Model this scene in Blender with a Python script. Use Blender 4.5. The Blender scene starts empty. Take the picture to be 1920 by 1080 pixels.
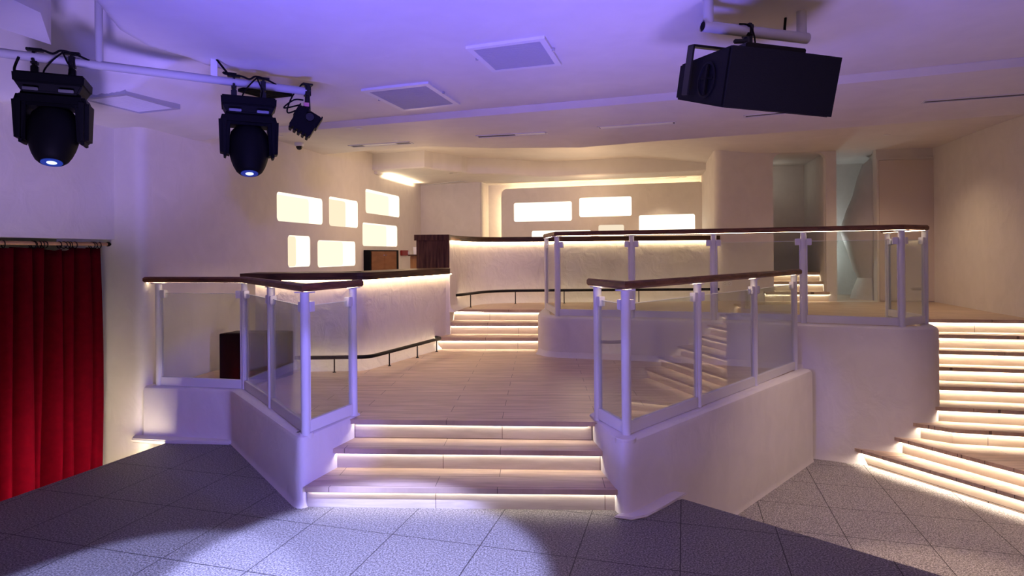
import bpy, bmesh, math, random
from mathutils import Vector, Matrix, Euler
random.seed(7)
C = bpy.context.scene.collection
sc = bpy.context.scene
PI = math.pi
# levels (metres): dance platform 0, bar level M, upper level U, lower hall L
M, U, L = .486, .972, -.486
H_EYE = 1.82
F_PX, CX, CY, ROLL = 1150., 960., 473.6, .008

def ray(px, py):
    u, v = px - CX, py - CY
    return (u - ROLL * v) / F_PX, (v + ROLL * u) / F_PX
def gr(px, py, z):                       # a measured photo point on the horizontal plane z
    a, b = ray(px, py); Y = (H_EYE - z) / b
    return (a * Y, Y)
def at(px, py, Y):                       # a measured photo point at depth Y
    a, b = ray(px, py)
    return Vector((a * Y, Y, H_EYE - b * Y))

# ------------------------------------------------------------------ materials
def new_mat(name):
    m = bpy.data.materials.new(name); m.use_nodes = True
    return m, m.node_tree, m.node_tree.nodes['Principled BSDF']
def simple(name, col, rough=.5, metal=0., spec=.5, noise=0.):
    m, t, b = new_mat(name)
    b.inputs['Base Color'].default_value = (*col, 1); b.inputs['Roughness'].default_value = rough
    b.inputs['Metallic'].default_value = metal; b.inputs['Specular IOR Level'].default_value = spec
    if noise:
        n = t.nodes.new('ShaderNodeTexNoise'); n.inputs['Scale'].default_value = 60
        bp = t.nodes.new('ShaderNodeBump'); bp.inputs['Strength'].default_value = noise; bp.inputs['Distance'].default_value = .003
        t.links.new(n.outputs['Fac'], bp.inputs['Height']); t.links.new(bp.outputs['Normal'], b.inputs['Normal'])
    return m
def emit(name, col, s):
    m = bpy.data.materials.new(name); m.use_nodes = True; t = m.node_tree; t.nodes.clear()
    e = t.nodes.new('ShaderNodeEmission'); e.inputs['Color'].default_value = (*col, 1); e.inputs['Strength'].default_value = s
    o = t.nodes.new('ShaderNodeOutputMaterial'); t.links.new(e.outputs[0], o.inputs[0])
    return m
def pos_node(t):
    return t.nodes.new('ShaderNodeNewGeometry').outputs['Position']
def plaster(name, col, amt=.35, dist=.012, scale=1.):
    m, t, b = new_mat(name); lk = t.links.new
    p = pos_node(t)
    b.inputs['Roughness'].default_value = .62; b.inputs['Specular IOR Level'].default_value = .25
    # trowel strokes: stretched noise, distorted
    mp = t.nodes.new('ShaderNodeMapping'); mp.inputs['Scale'].default_value = (2.2 * scale, 2.2 * scale, 1.7 * scale); mp.inputs['Rotation'].default_value = (.5, .4, .3)
    lk(p, mp.inputs['Vector'])
    n1 = t.nodes.new('ShaderNodeTexNoise'); n1.inputs['Scale'].default_value = 2.2; n1.inputs['Detail'].default_value = 5; n1.inputs['Roughness'].default_value = .5; n1.inputs['Distortion'].default_value = .7
    lk(mp.outputs[0], n1.inputs['Vector'])
    n2 = t.nodes.new('ShaderNodeTexNoise'); n2.inputs['Scale'].default_value = 1.1; n2.inputs['Detail'].default_value = 3
    lk(p, n2.inputs['Vector'])
    ad = t.nodes.new('ShaderNodeMath'); ad.operation = 'MULTIPLY_ADD'; ad.inputs[1].default_value = .7
    lk(n2.outputs['Fac'], ad.inputs[0]); lk(n1.outputs['Fac'], ad.inputs[2])
    bp = t.nodes.new('ShaderNodeBump'); bp.inputs['Strength'].default_value = amt; bp.inputs['Distance'].default_value = dist * 4
    lk(ad.outputs[0], bp.inputs['Height']); lk(bp.outputs['Normal'], b.inputs['Normal'])
    rp = t.nodes.new('ShaderNodeValToRGB'); rp.color_ramp.elements[0].position = .3; rp.color_ramp.elements[1].position = .75
    d = [c * .93 for c in col]; rp.color_ramp.elements[0].color = (*d, 1); rp.color_ramp.elements[1].color = (*col, 1)
    lk(n1.outputs['Fac'], rp.inputs[0]); lk(rp.outputs[0], b.inputs['Base Color'])
    return m
def axes_vec(t, ex, ey, off=(0, 0)):     # world position expressed along two horizontal axes
    p = pos_node(t); lk = t.links.new
    cm = t.nodes.new('ShaderNodeCombineXYZ')
    for k, e in enumerate((ex, ey)):
        d = t.nodes.new('ShaderNodeVectorMath'); d.operation = 'DOT_PRODUCT'; d.inputs[1].default_value = e
        lk(p, d.inputs[0])
        a = t.nodes.new('ShaderNodeMath'); a.operation = 'ADD'; a.inputs[1].default_value = off[k]
        lk(d.outputs['Value'], a.inputs[0]); lk(a.outputs[0], cm.inputs[k])
    return cm.outputs[0], p
def granite(name, off, row, k=1.):
    m, t, b = new_mat(name); lk = t.links.new
    v, p = axes_vec(t, (.963, -.2696, 0), (.2696, .963, 0), off)
    br = t.nodes.new('ShaderNodeTexBrick'); br.offset = 0; br.squash = 1
    br.inputs['Scale'].default_value = 1; br.inputs['Brick Width'].default_value = .6; br.inputs['Row Height'].default_value = row
    br.inputs['Mortar Size'].default_value = .0035; br.inputs['Mortar Smooth'].default_value = .1
    lk(v, br.inputs['Vector'])
    n = t.nodes.new('ShaderNodeTexNoise'); n.inputs['Scale'].default_value = 95; n.inputs['Detail'].default_value = 3; n.inputs['Roughness'].default_value = .7
    lk(p, n.inputs['Vector'])
    rp = t.nodes.new('ShaderNodeValToRGB'); e = rp.color_ramp.elements
    e[0].position = .36; e[0].color = (.05 * k, .046 * k, .047 * k, 1); e[1].position = .62; e[1].color = (.34 * k, .32 * k, .312 * k, 1)
    e2 = e.new(.5); e2.color = (.165 * k, .153 * k, .150 * k, 1)
    lk(n.outputs['Fac'], rp.inputs[0])
    mx = t.nodes.new('ShaderNodeMix'); mx.data_type = 'RGBA'; mx.inputs['B'].default_value = (.03, .028, .03, 1)
    lk(rp.outputs[0], mx.inputs['A']); lk(br.outputs['Fac'], mx.inputs['Factor']); lk(mx.outputs['Result'], b.inputs['Base Color'])
    bp = t.nodes.new('ShaderNodeBump'); bp.inputs['Strength'].default_value = .15; bp.inputs['Distance'].default_value = .002
    lk(n.outputs['Fac'], bp.inputs['Height']); lk(bp.outputs['Normal'], b.inputs['Normal'])
    b.inputs['Roughness'].default_value = .5; b.inputs['Specular IOR Level'].default_value = .25
    return m
def oak(name, ang, width=1.2, row=.2, c1=(.64, .49, .37), c2=(.43, .31, .225), vertical=False):
    m, t, b = new_mat(name); lk = t.links.new
    ex = (math.cos(ang), math.sin(ang), 0); ey = (-math.sin(ang), math.cos(ang), 0)
    if vertical: ey = (0, 0, 1)
    v, p = axes_vec(t, ex, ey, (.31, .07))
    br = t.nodes.new('ShaderNodeTexBrick'); br.offset = .37; br.offset_frequency = 2
    br.inputs['Scale'].default_value = 1; br.inputs['Brick Width'].default_value = width; br.inputs['Row Height'].default_value = row
    br.inputs['Mortar Size'].default_value = .0026; br.inputs['Mortar Smooth'].default_value = .1
    br.inputs['Color1'].default_value = (.46, .46, .46, 1); br.inputs['Color2'].default_value = (.54, .54, .54, 1)
    lk(v, br.inputs['Vector'])
    mp = t.nodes.new('ShaderNodeMapping'); mp.inputs['Scale'].default_value = (1.1, 11, 11)
    lk(v, mp.inputs['Vector'])
    n = t.nodes.new('ShaderNodeTexNoise'); n.inputs['Scale'].default_value = 1.7; n.inputs['Detail'].default_value = 7; n.inputs['Roughness'].default_value = .6; n.inputs['Distortion'].default_value = .6
    lk(mp.outputs[0], n.inputs['Vector'])
    mpz = t.nodes.new('ShaderNodeVectorMath'); mpz.operation = 'ADD'
    lk(mp.outputs[0], mpz.inputs[0]); lk(br.outputs['Color'], mpz.inputs[1]); 
    rp = t.nodes.new('ShaderNodeValToRGB'); e = rp.color_ramp.elements
    e[0].position = .33; e[0].color = (*c2, 1); e[1].position = .62; e[1].color = (*c1, 1)
    lk(n.outputs['Fac'], rp.inputs[0])
    mx0 = t.nodes.new('ShaderNodeMix'); mx0.data_type = 'RGBA'; mx0.blend_type = 'OVERLAY'; mx0.inputs['Factor'].default_value = .55
    lk(rp.outputs[0], mx0.inputs['A']); lk(br.outputs['Color'], mx0.inputs['B'])
    mx = t.nodes.new('ShaderNodeMix'); mx.data_type = 'RGBA'; mx.inputs['B'].default_value = (.16, .11, .08, 1)
    lk(mx0.outputs['Result'], mx.inputs['A']); lk(br.outputs['Fac'], mx.inputs['Factor']); lk(mx.outputs['Result'], b.inputs['Base Color'])
    b.inputs['Roughness'].default_value = .38; b.inputs['Specular IOR Level'].default_value = .4
    return m
def wood(name, c1, c2, scale=(2, 2, 18), rough=.35):
    m, t, b = new_mat(name); lk = t.links.new
    p = pos_node(t); mp = t.nodes.new('ShaderNodeMapping'); mp.inputs['Scale'].default_value = scale; lk(p, mp.inputs['Vector'])
    n = t.nodes.new('ShaderNodeTexNoise'); n.inputs['Scale'].default_value = 2; n.inputs['Detail'].default_value = 6; n.inputs['Distortion'].default_value = .8
    lk(mp.outputs[0], n.inputs['Vector'])
    rp = t.nodes.new('ShaderNodeValToRGB'); rp.color_ramp.elements[0].position = .35; rp.color_ramp.elements[1].position = .65
    rp.color_ramp.elements[0].color = (*c1, 1); rp.color_ramp.elements[1].color = (*c2, 1)
    lk(n.outputs['Fac'], rp.inputs[0]); lk(rp.outputs[0], b.inputs['Base Color'])
    b.inputs['Roughness'].default_value = rough; b.inputs['Specular IOR Level'].default_value = .2
    return m
def glass(name, tint=(.93, .97, .95), boost=.045):
    m = bpy.data.materials.new(name); m.use_nodes = True; t = m.node_tree; t.nodes.clear(); lk = t.links.new
    tr = t.nodes.new('ShaderNodeBsdfTransparent'); tr.inputs['Color'].default_value = (*tint, 1)
    gl = t.nodes.new('ShaderNodeBsdfGlossy'); gl.inputs['Roughness'].default_value = .005
    lw = t.nodes.new('ShaderNodeLayerWeight'); lw.inputs['Blend'].default_value = .5
    pw = t.nodes.new('ShaderNodeMath'); pw.operation = 'POWER'; pw.inputs[1].default_value = 2.6
    ma = t.nodes.new('ShaderNodeMath'); ma.operation = 'MULTIPLY_ADD'; ma.inputs[1].default_value = .95; ma.inputs[2].default_value = boost
    lk(lw.outputs['Facing'], pw.inputs[0]); lk(pw.outputs[0], ma.inputs[0])
    mx = t.nodes.new('ShaderNodeMixShader'); lk(ma.outputs[0], mx.inputs[0]); lk(tr.outputs[0], mx.inputs[1]); lk(gl.outputs[0], mx.inputs[2])
    o = t.nodes.new('ShaderNodeOutputMaterial'); lk(mx.outputs[0], o.inputs[0])
    return m
def velvet():
    m, t, b = new_mat('red_velvet'); lk = t.links.new
    n = t.nodes.new('ShaderNodeTexNoise'); n.inputs['Scale'].default_value = 14; n.inputs['Detail'].default_value = 5
    lk(pos_node(t), n.inputs['Vector'])
    rp = t.nodes.new('ShaderNodeValToRGB'); rp.color_ramp.elements[0].color = (.07, .0004, .005, 1); rp.color_ramp.elements[1].color = (.125, .0006, .008, 1)
    lk(n.outputs['Fac'], rp.inputs[0]); lk(rp.outputs[0], b.inputs['Base Color'])
    b.inputs['Roughness'].default_value = .9; b.inputs['Specular IOR Level'].default_value = .02
    b.inputs['Sheen Weight'].default_value = .06; b.inputs['Sheen Tint'].default_value = (.9, .05, .1, 1); b.inputs['Sheen Roughness'].default_value = .4
    return m

WARM = (1., .84, .64)
PL = plaster('white_trowelled_plaster', (.80, .765, .735), .22)
PLB = plaster('bar_front_plaster', (.80, .765, .735), .45, .014, 1.2)
PLC = plaster('smooth_ceiling_plaster', (.80, .775, .76), .16, .006, .6)
GRAN = granite('grey_granite_tiles', (.033, -.44 + .635), .635)
GRANL = granite('grey_granite_tiles_lit', (-.036, -6.06 + .59), .59, 1.75)  # same granite, lightened in colour to stand in for more light
OAK = oak('pale_oak_plank_tiles', -.045)
OAKU = oak('pale_oak_plank_tiles_upper', -.16)
RISER = oak('pale_oak_riser', -.045, 1.2, .4, (.72, .60, .48), (.60, .48, .38), vertical=True)
RISERF = oak('grey_oak_riser', -.045, 1.2, .4, (.68, .61, .55), (.53, .47, .42), vertical=True)
DARKW = wood('dark_walnut', (.045, .022, .011), (.12, .058, .028), (1.2, 1.2, 14), .5)
DARKV = wood('dark_walnut_upright', (.06, .028, .013), (.17, .08, .034), (14, 14, 1.2), .8)
RAILW = wood('reddish_brown_handrail_wood', (.10, .04, .02), (.19, .078, .04), (3, 3, 14), .4)
WHITE = simple('white_painted_steel', (.78, .78, .80), .5, 0, .3)
PIPEW = simple('grey_white_painted_pipe', (.5, .5, .52), .55, 0, .2)
WHITEP = simple('white_plastic', (.8, .8, .8), .4)
BLACK = simple('matt_black_plastic', (.003, .003, .004), .6, 0, .1)
BLACK2 = simple('black_painted_wood', (.004, .004, .006), .7, 0, .12, .2)
BLKMET = simple('black_steel', (.007, .007, .008), .45, 0, .25)
GRILLE = simple('black_perforated_grille', (.003, .003, .0035), .7, 0, .2, .5)
CHROME = simple('chrome', (.7, .7, .72), .2, 1.)
BROWNP = wood('brown_cabinet_board', (.20, .075, .03), (.26, .105, .045), (1, 1, 6), .45)
HONEY = wood('honey_wood_board', (.36, .17, .05), (.5, .26, .09), (5, 5, 1.2), .45)
REDP = simple('red_plastic', (.25, .012, .012), .4)
PINE = wood('pale_pine_rod', (.45, .25, .12), (.55, .33, .17), (8, 2, 2), .5)
VGRI = simple('vent_grille_grey', (.50, .50, .55), .7, 0, .1)
GREYM = simple('grey_vent_metal', (.42, .42, .46), .5)
SMOKE = simple('smoked_dome', (.01, .01, .012), .08)
GLASS = glass('clear_glass', (.93, .965, .95), .014)
VEL = velvet(); EDGE = simple('lit_glass_edge', (.75, .82, .78), .3)
LED_S = {k: emit('warm_step_light_' + k, (1., .89, .74) if k == 'front' else WARM, v) for k, v in (('front', 25), ('bar', 60), ('hall', 135), ('alcove', 40))}
CHAN = simple('aluminium_channel', (.5, .5, .5), .4)
LED_B = emit('warm_bar_light', (1., .69, .39), 16)
LED_F = emit('warm_foot_light', (1., .74, .46), 13)
LED_R = emit('warm_rail_light', (1., .76, .5), 26)
LED_P = emit('warm_platform_edge_light', (1., .82, .56), 85)
LED_C = emit('warm_cove_light', (1., .70, .38), 30)
BOX_E = emit('backlit_acrylic', (1., .88, .68), 1.35)
BOX_M = emit('backlit_acrylic_back', (1., .85, .63), 1.06)
BOX_D = emit('backlit_acrylic_soft', (1., .80, .56), .95)
SPOT_E = emit('downlight_lamp', (1., .85, .65), 9)
LENS_E = emit('blue_white_lens', (.42, .55, 1.), 2.2)

# ------------------------------------------------------------------ mesh helpers
def finish(bm, smooth=None):
    bmesh.ops.recalc_face_normals(bm, faces=bm.faces)
    if smooth is not None:
        for f in bm.faces: f.smooth = True
        for e in bm.edges:
            if len(e.link_faces) == 2 and e.calc_face_angle(0) > smooth: e.smooth = False
def obj(name, bm, m, parent=None, smooth=None):
    finish(bm, smooth)
    me = bpy.data.meshes.new(name); bm.to_mesh(me); bm.free(); me.materials.append(m)
    o = bpy.data.objects.new(name, me); C.objects.link(o)
    if parent is not None:
        o.parent = parent
        o.matrix_parent_inverse = world_of(parent).inverted()
    return o
def world_of(o):
    w = o.matrix_basis.copy()
    if o.parent is not None: w = world_of(o.parent) @ o.matrix_parent_inverse @ w
    return w
def thing(name, label, cat, loc=(0, 0, 0), group=None):
    o = bpy.data.objects.new(name, None); C.objects.link(o); o.location = loc; o.empty_display_size = .1
    o['label'] = label; o['category'] = cat
    if group: o['group'] = group
    return o
def tag(o, label, cat, group=None):
    o['label'] = label; o['category'] = cat
    if group: o['group'] = group
    return o
def struct(name, bm, m, smooth=None, parent=None):
    o = obj(name, bm, m, parent, smooth)
    if parent is None: o['kind'] = 'structure'
    return o
def quad(bm, a, b, c, d):
    return bm.faces.new([bm.verts.new(p) for p in (a, b, c, d)])
def prism(bm, pts, z0, z1, bevel=0.):
    """pts: list of (x,y); z0/z1 numbers or per-point lists"""
    n = len(pts)
    zz0 = z0 if isinstance(z0, (list, tuple)) else [z0] * n
    zz1 = z1 if isinstance(z1, (list, tuple)) else [z1] * n
    lo = [bm.verts.new((p[0], p[1], z)) for p, z in zip(pts, zz0)]
    hi = [bm.verts.new((p[0], p[1], z)) for p, z in zip(pts, zz1)]
    fs = [bm.faces.new(lo[::-1]), bm.faces.new(hi)]
    for i in range(n):
        j = (i + 1) % n
        fs.append(bm.faces.new((lo[i], lo[j], hi[j], hi[i])))
    if bevel:
        es = list({e for f in fs for e in f.edges})
        bmesh.ops.bevel(bm, geom=es, offset=bevel, segments=2, affect='EDGES', clamp_overlap=True)
def box(bm, c, s, mat=None, bevel=0., seg=2):
    """box of size s centred at c, optional 4x4/3x3 orientation about its centre"""
    R = (mat.to_4x4() if mat is not None else Matrix.Identity(4))
    r = bmesh.ops.create_cube(bm, size=1, matrix=Matrix.Translation(c) @ R @ Matrix.Diagonal((*s, 1)))
    if bevel:
        es = list({e for v in r['verts'] for e in v.link_edges})
        bmesh.ops.bevel(bm, geom=es, offset=bevel, segments=seg, affect='EDGES', clamp_overlap=True)
def hexa(bm, p8, bevel=0.):
    v = [bm.verts.new(p) for p in p8]
    fs = [bm.faces.new([v[i] for i in q]) for q in ((0, 3, 2, 1), (4, 5, 6, 7), (0, 1, 5, 4), (1, 2, 6, 5), (2, 3, 7, 6), (3, 0, 4, 7))]
    if bevel:
        bmesh.ops.bevel(bm, geom=list({e for f in fs for e in f.edges}), offset=bevel, segments=2, affect='EDGES', clamp_overlap=True)
def tube(bm, path, r, seg=12, cap=True, r_in=0.):
    pts = [Vector(p) for p in path]; rings = []
    n = len(pts); up = None
    for i, p in enumerate(pts):
        d = (pts[min(i + 1, n - 1)] - pts[max(i - 1, 0)]).normalized()
        if up is None:
            up = Vector((0, 0, 1)) if abs(d.z) < .9 else Vector((1, 0, 0))
        x = up - d * up.dot(d); x.normalize(); y = d.cross(x); up = x
        rr = r[i] if isinstance(r, (list, tuple)) else r
        rings.append([bm.verts.new(p + (x * math.cos(2 * PI * k / seg) + y * math.sin(2 * PI * k / seg)) * rr) for k in range(seg)])
    for a, b in zip(rings, rings[1:]):
        for k in range(seg):
            bm.faces.new((a[k], a[(k + 1) % seg], b[(k + 1) % seg], b[k]))
    if cap:
        bm.faces.new(rings[0][::-1]); bm.faces.new(rings[-1])
def lathe(bm, prof, seg=32, mat=None):
    """prof: (r,z) list, open ends capped if r>0"""
    mat = mat or Matrix.Identity(4); rings = []
    for r, z in prof:
        if r < 1e-6: rings.append([bm.verts.new(mat @ Vector((0, 0, z)))])
        else: rings.append([bm.verts.new(mat @ Vector((r * math.cos(2 * PI * k / seg), r * math.sin(2 * PI * k / seg), z))) for k in range(seg)])
    for a, b in zip(rings, rings[1:]):
        for k in range(seg):
            q = [a[k % len(a)], a[(k + 1) % len(a)], b[(k + 1) % len(b)], b[k % len(b)]]
            q = [v for i, v in enumerate(q) if v not in q[:i]]
            if len(q) > 2: bm.faces.new(q)
    for ring, rev in ((rings[0], True), (rings[-1], False)):
        if len(ring) > 2: bm.faces.new(ring[::-1] if rev else ring)
def fillet(path, rad, seg=6, closed=False):
    """round the inner corners of an open 2-D path; rad may be a list"""
    P = [Vector((p[0], p[1])) for p in path]; out = [P[0]]
    for i in range(1, len(P) - 1):
        r = rad[i] if isinstance(rad, (list, tuple)) else rad
        a, b, c = P[i - 1], P[i], P[i + 1]
        if r <= 0: out.append(b); continue
        u, v = (a - b), (c - b); d = min(r, u.length * .48, v.length * .48)
        p0, p1 = b + u.normalized() * d, b + v.normalized() * d
        for k in range(seg + 1):
            s = k / seg; out.append(p0 * (1 - s) ** 2 + b * 2 * s * (1 - s) + p1 * s * s)
    out.append(P[-1]); return out
def offs(path, n):
    """offset an open 2-D path by n to its left with mitres"""
    P = [Vector((p[0], p[1])) for p in path]; out = []
    for i, p in enumerate(P):
        d0 = (p - P[i - 1]).normalized() if i > 0 else None
        d1 = (P[i + 1] - p).normalized() if i < len(P) - 1 else None
        n0 = Vector((-d0.y, d0.x)) if d0 else None; n1 = Vector((-d1.y, d1.x)) if d1 else None
        if n0 is None: q = n1
        elif n1 is None: q = n0
        else:
            q = (n0 + n1)
            if q.length < 1e-4: q = n0
            else:
                q.normalize(); q = q / max(.35, q.dot(n0))
        out.append(p + q * n)
    return out
def sweep(bm, path, prof, caps=True, close_prof=True):
    """prof: (n,z) pairs, n to the left of the path"""
    lines = [offs(path, n) for n, z in prof]
    rows = [[bm.verts.new((l[i].x, l[i].y, prof[k][1])) for k, l in enumerate(lines)] for i in range(len(path))]
    m = len(prof)
    for a, b in zip(rows, rows[1:]):
        for k in range(m if close_prof else m - 1):
            bm.faces.new((a[k], a[(k + 1) % m], b[(k + 1) % m], b[k]))
    if caps and close_prof:
        bm.faces.new(rows[0][::-1]); bm.faces.new(rows[-1])
def NB(): return bmesh.new()
def board(name, m, X, Y, O, outer, holes, depth, parent=None, kind=True, smooth=.5):
    """flat board with round holes: outline and holes in the (X,Y) plane at origin O, going depth behind it"""
    cu = bpy.data.curves.new(name, 'CURVE'); cu.dimensions = '2D'; cu.fill_mode = 'BOTH'; cu.extrude = depth / 2
    for lp in [outer] + holes:
        s = cu.splines.new('POLY'); s.points.add(len(lp) - 1); s.use_cyclic_u = True
        for p, q in zip(s.points, lp): p.co = (q[0], q[1], 0, 1)
    tmp = bpy.data.objects.new(name, cu); C.objects.link(tmp)
    dg = bpy.context.evaluated_depsgraph_get(); dg.update()
    me = bpy.data.meshes.new_from_object(tmp.evaluated_get(dg))
    bpy.data.objects.remove(tmp); bpy.data.curves.remove(cu)
    X, Y = Vector(X).normalized(), Vector(Y).normalized(); Z = X.cross(Y)
    T = Matrix.Translation(Vector(O) - Z * depth / 2) @ Matrix((X, Y, Z)).transposed().to_4x4()
    me.transform(T); bm = NB(); bm.from_mesh(me); bpy.data.meshes.remove(me)
    bmesh.ops.remove_doubles(bm, verts=bm.verts, dist=1e-5)
    o = obj(name, bm, m, parent, smooth)
    if kind and parent is None: o['kind'] = 'structure'
    return o
def rrect(x0, x1, y0, y1, r, seg=6):
    out = []
    for cx, cy, a0 in ((x1 - r, y1 - r, 0), (x0 + r, y1 - r, 90), (x0 + r, y0 + r, 180), (x1 - r, y0 + r, 270)):
        for k in range(seg + 1):
            a = math.radians(a0 + 90 * k / seg); out.append((cx + r * math.cos(a), cy + r * math.sin(a)))
    return out
def copy_tree(o, parent=None):
    c = o.copy(); C.objects.link(c)
    if parent is not None: c.parent = parent
    for ch in list(o.children): copy_tree(ch, c)
    return c

# ------------------------------------------------------------------ camera
cam = bpy.data.cameras.new('camera'); cam.sensor_width = 36; cam.lens = F_PX / 1920 * 36
cam.shift_y = -(540 - CY) / 1920; cam.clip_end = 100; cam.clip_start = .05
co = bpy.data.objects.new('camera', cam); C.objects.link(co)
co.matrix_world = Matrix.Translation((0, 0, H_EYE)) @ Matrix.Rotation(PI / 2, 4, 'X') @ Matrix.Rotation(-ROLL, 4, 'Z')
sc.camera = co

# ------------------------------------------------------------------ floors
A1, B1 = (-2.749, 5.96), (-1.515, 4.35)          # outline of the bar-level platform
S_L, S_R = (-1.262, 5.075), (.612, 4.985)
C1, E1 = (.735, 4.15), (3.27, 6.70)
W0, WD = (-3.69, 6.19), (.205, .979)              # wall behind the bar, and its direction
def wl(t): return (W0[0] + WD[0] * t, W0[1] + WD[1] * t)
EDGE_L0, EDGE_L1 = (-3.327, 6.095), (-4.72, 1.75)
EDGE_R0, EDGE_R1 = (1.241, 4.511), (5.5, .455)

bm = NB()
prism(bm, [EDGE_L0, (-2.72, 6.0), (-1.52, 4.5), (-1.3, 5.0), (.62, 4.95), (.75, 4.25), EDGE_R0, EDGE_R1, (5.5, -3.9), (-6.2, -3.9), (-5.2, .25), EDGE_L1], -.05, 0, .004)
struct('floor_dance', bm, GRAN)
bm = NB()
fasc = [(-5.15, .25), (-4.68, 1.78), (-3.285, 6.08)]
prism(bm, [(-3.285, 6.08), (-2.70, 5.98), (-1.5, 4.5), (-1.28, 4.98), (.62, 4.93), (.75, 4.25), (1.2, 4.49), (5.43, .42), (5.43, -3.85), (-6.1, -3.85), (-5.15, .25), (-4.68, 1.78)], L, -.05)
struct('floor_dance_base', bm, PL)
bm = NB(); prism(bm, [(-7, -4.2), (8.5, -4.2), (8.5, 8.5), (-7, 8.5)], L - .08, L); struct('floor_hall', bm, GRANL)

mid = [(-3.70, 6.20), (-2.70, 6.02), (-1.50, 4.56), (-1.36, 4.925), (-1.25, 4.945)]
mid += [(-1.305, 4.936), (.617, 4.812)]
mid = [(-3.58, 6.16), (-2.71, 5.99), (-1.50, 4.62), (-1.34, 4.94), (.633, 4.815), (.80, 4.36), (3.2, 6.75), (2.6, 7.45), (.6, 8.0), (.5, 9.0), (-.9, 9.0), (-3.15, 8.9)]
bm = NB(); prism(bm, mid, M - .034, M); struct('floor_bar_level', bm, OAK)
upf = [(-.99, 9.245), (.45, 9.06), (.50, 8.02), (1.45, 7.66), (2.40, 7.34), (3.3, 6.95), (4.2, 6.52), (4.5, 6.66), (4.72, 7.53), (6.4, 7.20), (7.7, 9.2), (7.7, 14.6), (-2.3, 14.6), (-1.0, 9.8)]
bm = NB(); prism(bm, upf, U - .034, U); struct('floor_upper', bm, OAKU)
bm = NB(); prism(bm, [(-3.1, 8.6), (-1.34, 8.6), (-1.1, 9.9), (-1.1, 14.4), (-2.2, 14.4)], M - .03, M + .002); struct('floor_behind_bar', bm, GRANL)

# plaster curbs (platform sides with a rounded raised rim)
def rim(w, z0, z1, flare=.03, fh=.07):
    return [(-flare, z0), (-flare * .3, z0 + fh * .5), (0, z0 + fh), (0, z1 - .045), (.012, z1 - .016), (.04, z1), (w - .015, z1), (w, z1 - .015), (w, z0)]
lp = fillet([(-3.69, 6.12), A1, B1, S_L], [0, .06, .13, 0], 6)
bm = NB(); sweep(bm, lp, rim(.135, -.02, .515)); lathe(bm, [(.052, .38), (.052, .513), (.048, .5175), (0, .5175)], 24, Matrix.Translation((-1.52, 4.495, 0))); struct('wall_curb_stage_side', bm, PL, .6)
rp_ = fillet([S_R, C1, E1], [0, .17, 0], 8)
bm = NB(); sweep(bm, rp_, rim(.135, L, .515, .012, .05)); lathe(bm, [(.074, .38), (.074, .513), (.070, .5175), (0, .5175)], 24, Matrix.Translation((.789, 4.318, 0))); struct('wall_curb_hall_side', bm, PL, .6)
# plaster ledge under the stage-side curb, and skirt at the foot of the hall-side curb
bm = NB(); prism(bm, [(-3.80, 6.14), (-3.74, 6.0), (-3.30, 5.93), (-2.72, 5.88), (-2.70, 5.99)], -.012, .03, .012); struct('trim_1', bm, PL, .6)
bm = NB(); prism(bm, [gr(*p, .012) for p in ((1150, 968), (1185, 973), (1215, 967), (1245, 950), (1270, 935), (1290, 925))] + [(1.2, 4.62), (.9, 4.35)], 0, .018, .008); struct('trim_2', bm, PL, .6)
# upper platform wall
uw = [(.47, 9.3), (.36, 8.6), (.335, 8.08), (.47, 7.84), (.92, 7.69), (1.45, 7.55), (2.36, 7.24), (3.24, 6.85), (4.15, 6.42), (4.50, 6.44), (4.68, 6.80), (4.80, 7.62)]
uwp = fillet(uw, [0, .1, .12, .14, .2, .2, .2, .2, .2, .16, .16, 0], 6)
def uprof():
    return [(-.03, L), (0, L + .08), (0, M), (-.0, M + .02), (0, U - .03), (.014, U + .004), (.045, U + .022), (.16, U + .022), (.17, U), (.17, L)]
bm = NB(); sweep(bm, uwp, uprof()); struct('wall_upper_platform', bm, PL, .6)
bm = NB(); sweep(bm, offs(fillet(uw[2:8], .15, 6), 0), [(-.045, M), (-.012, M + .03), (.005, M + .08), (.02, M + .08), (.02, M)]); struct('baseboard_upper_platform', bm, PL, .6)

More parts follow.
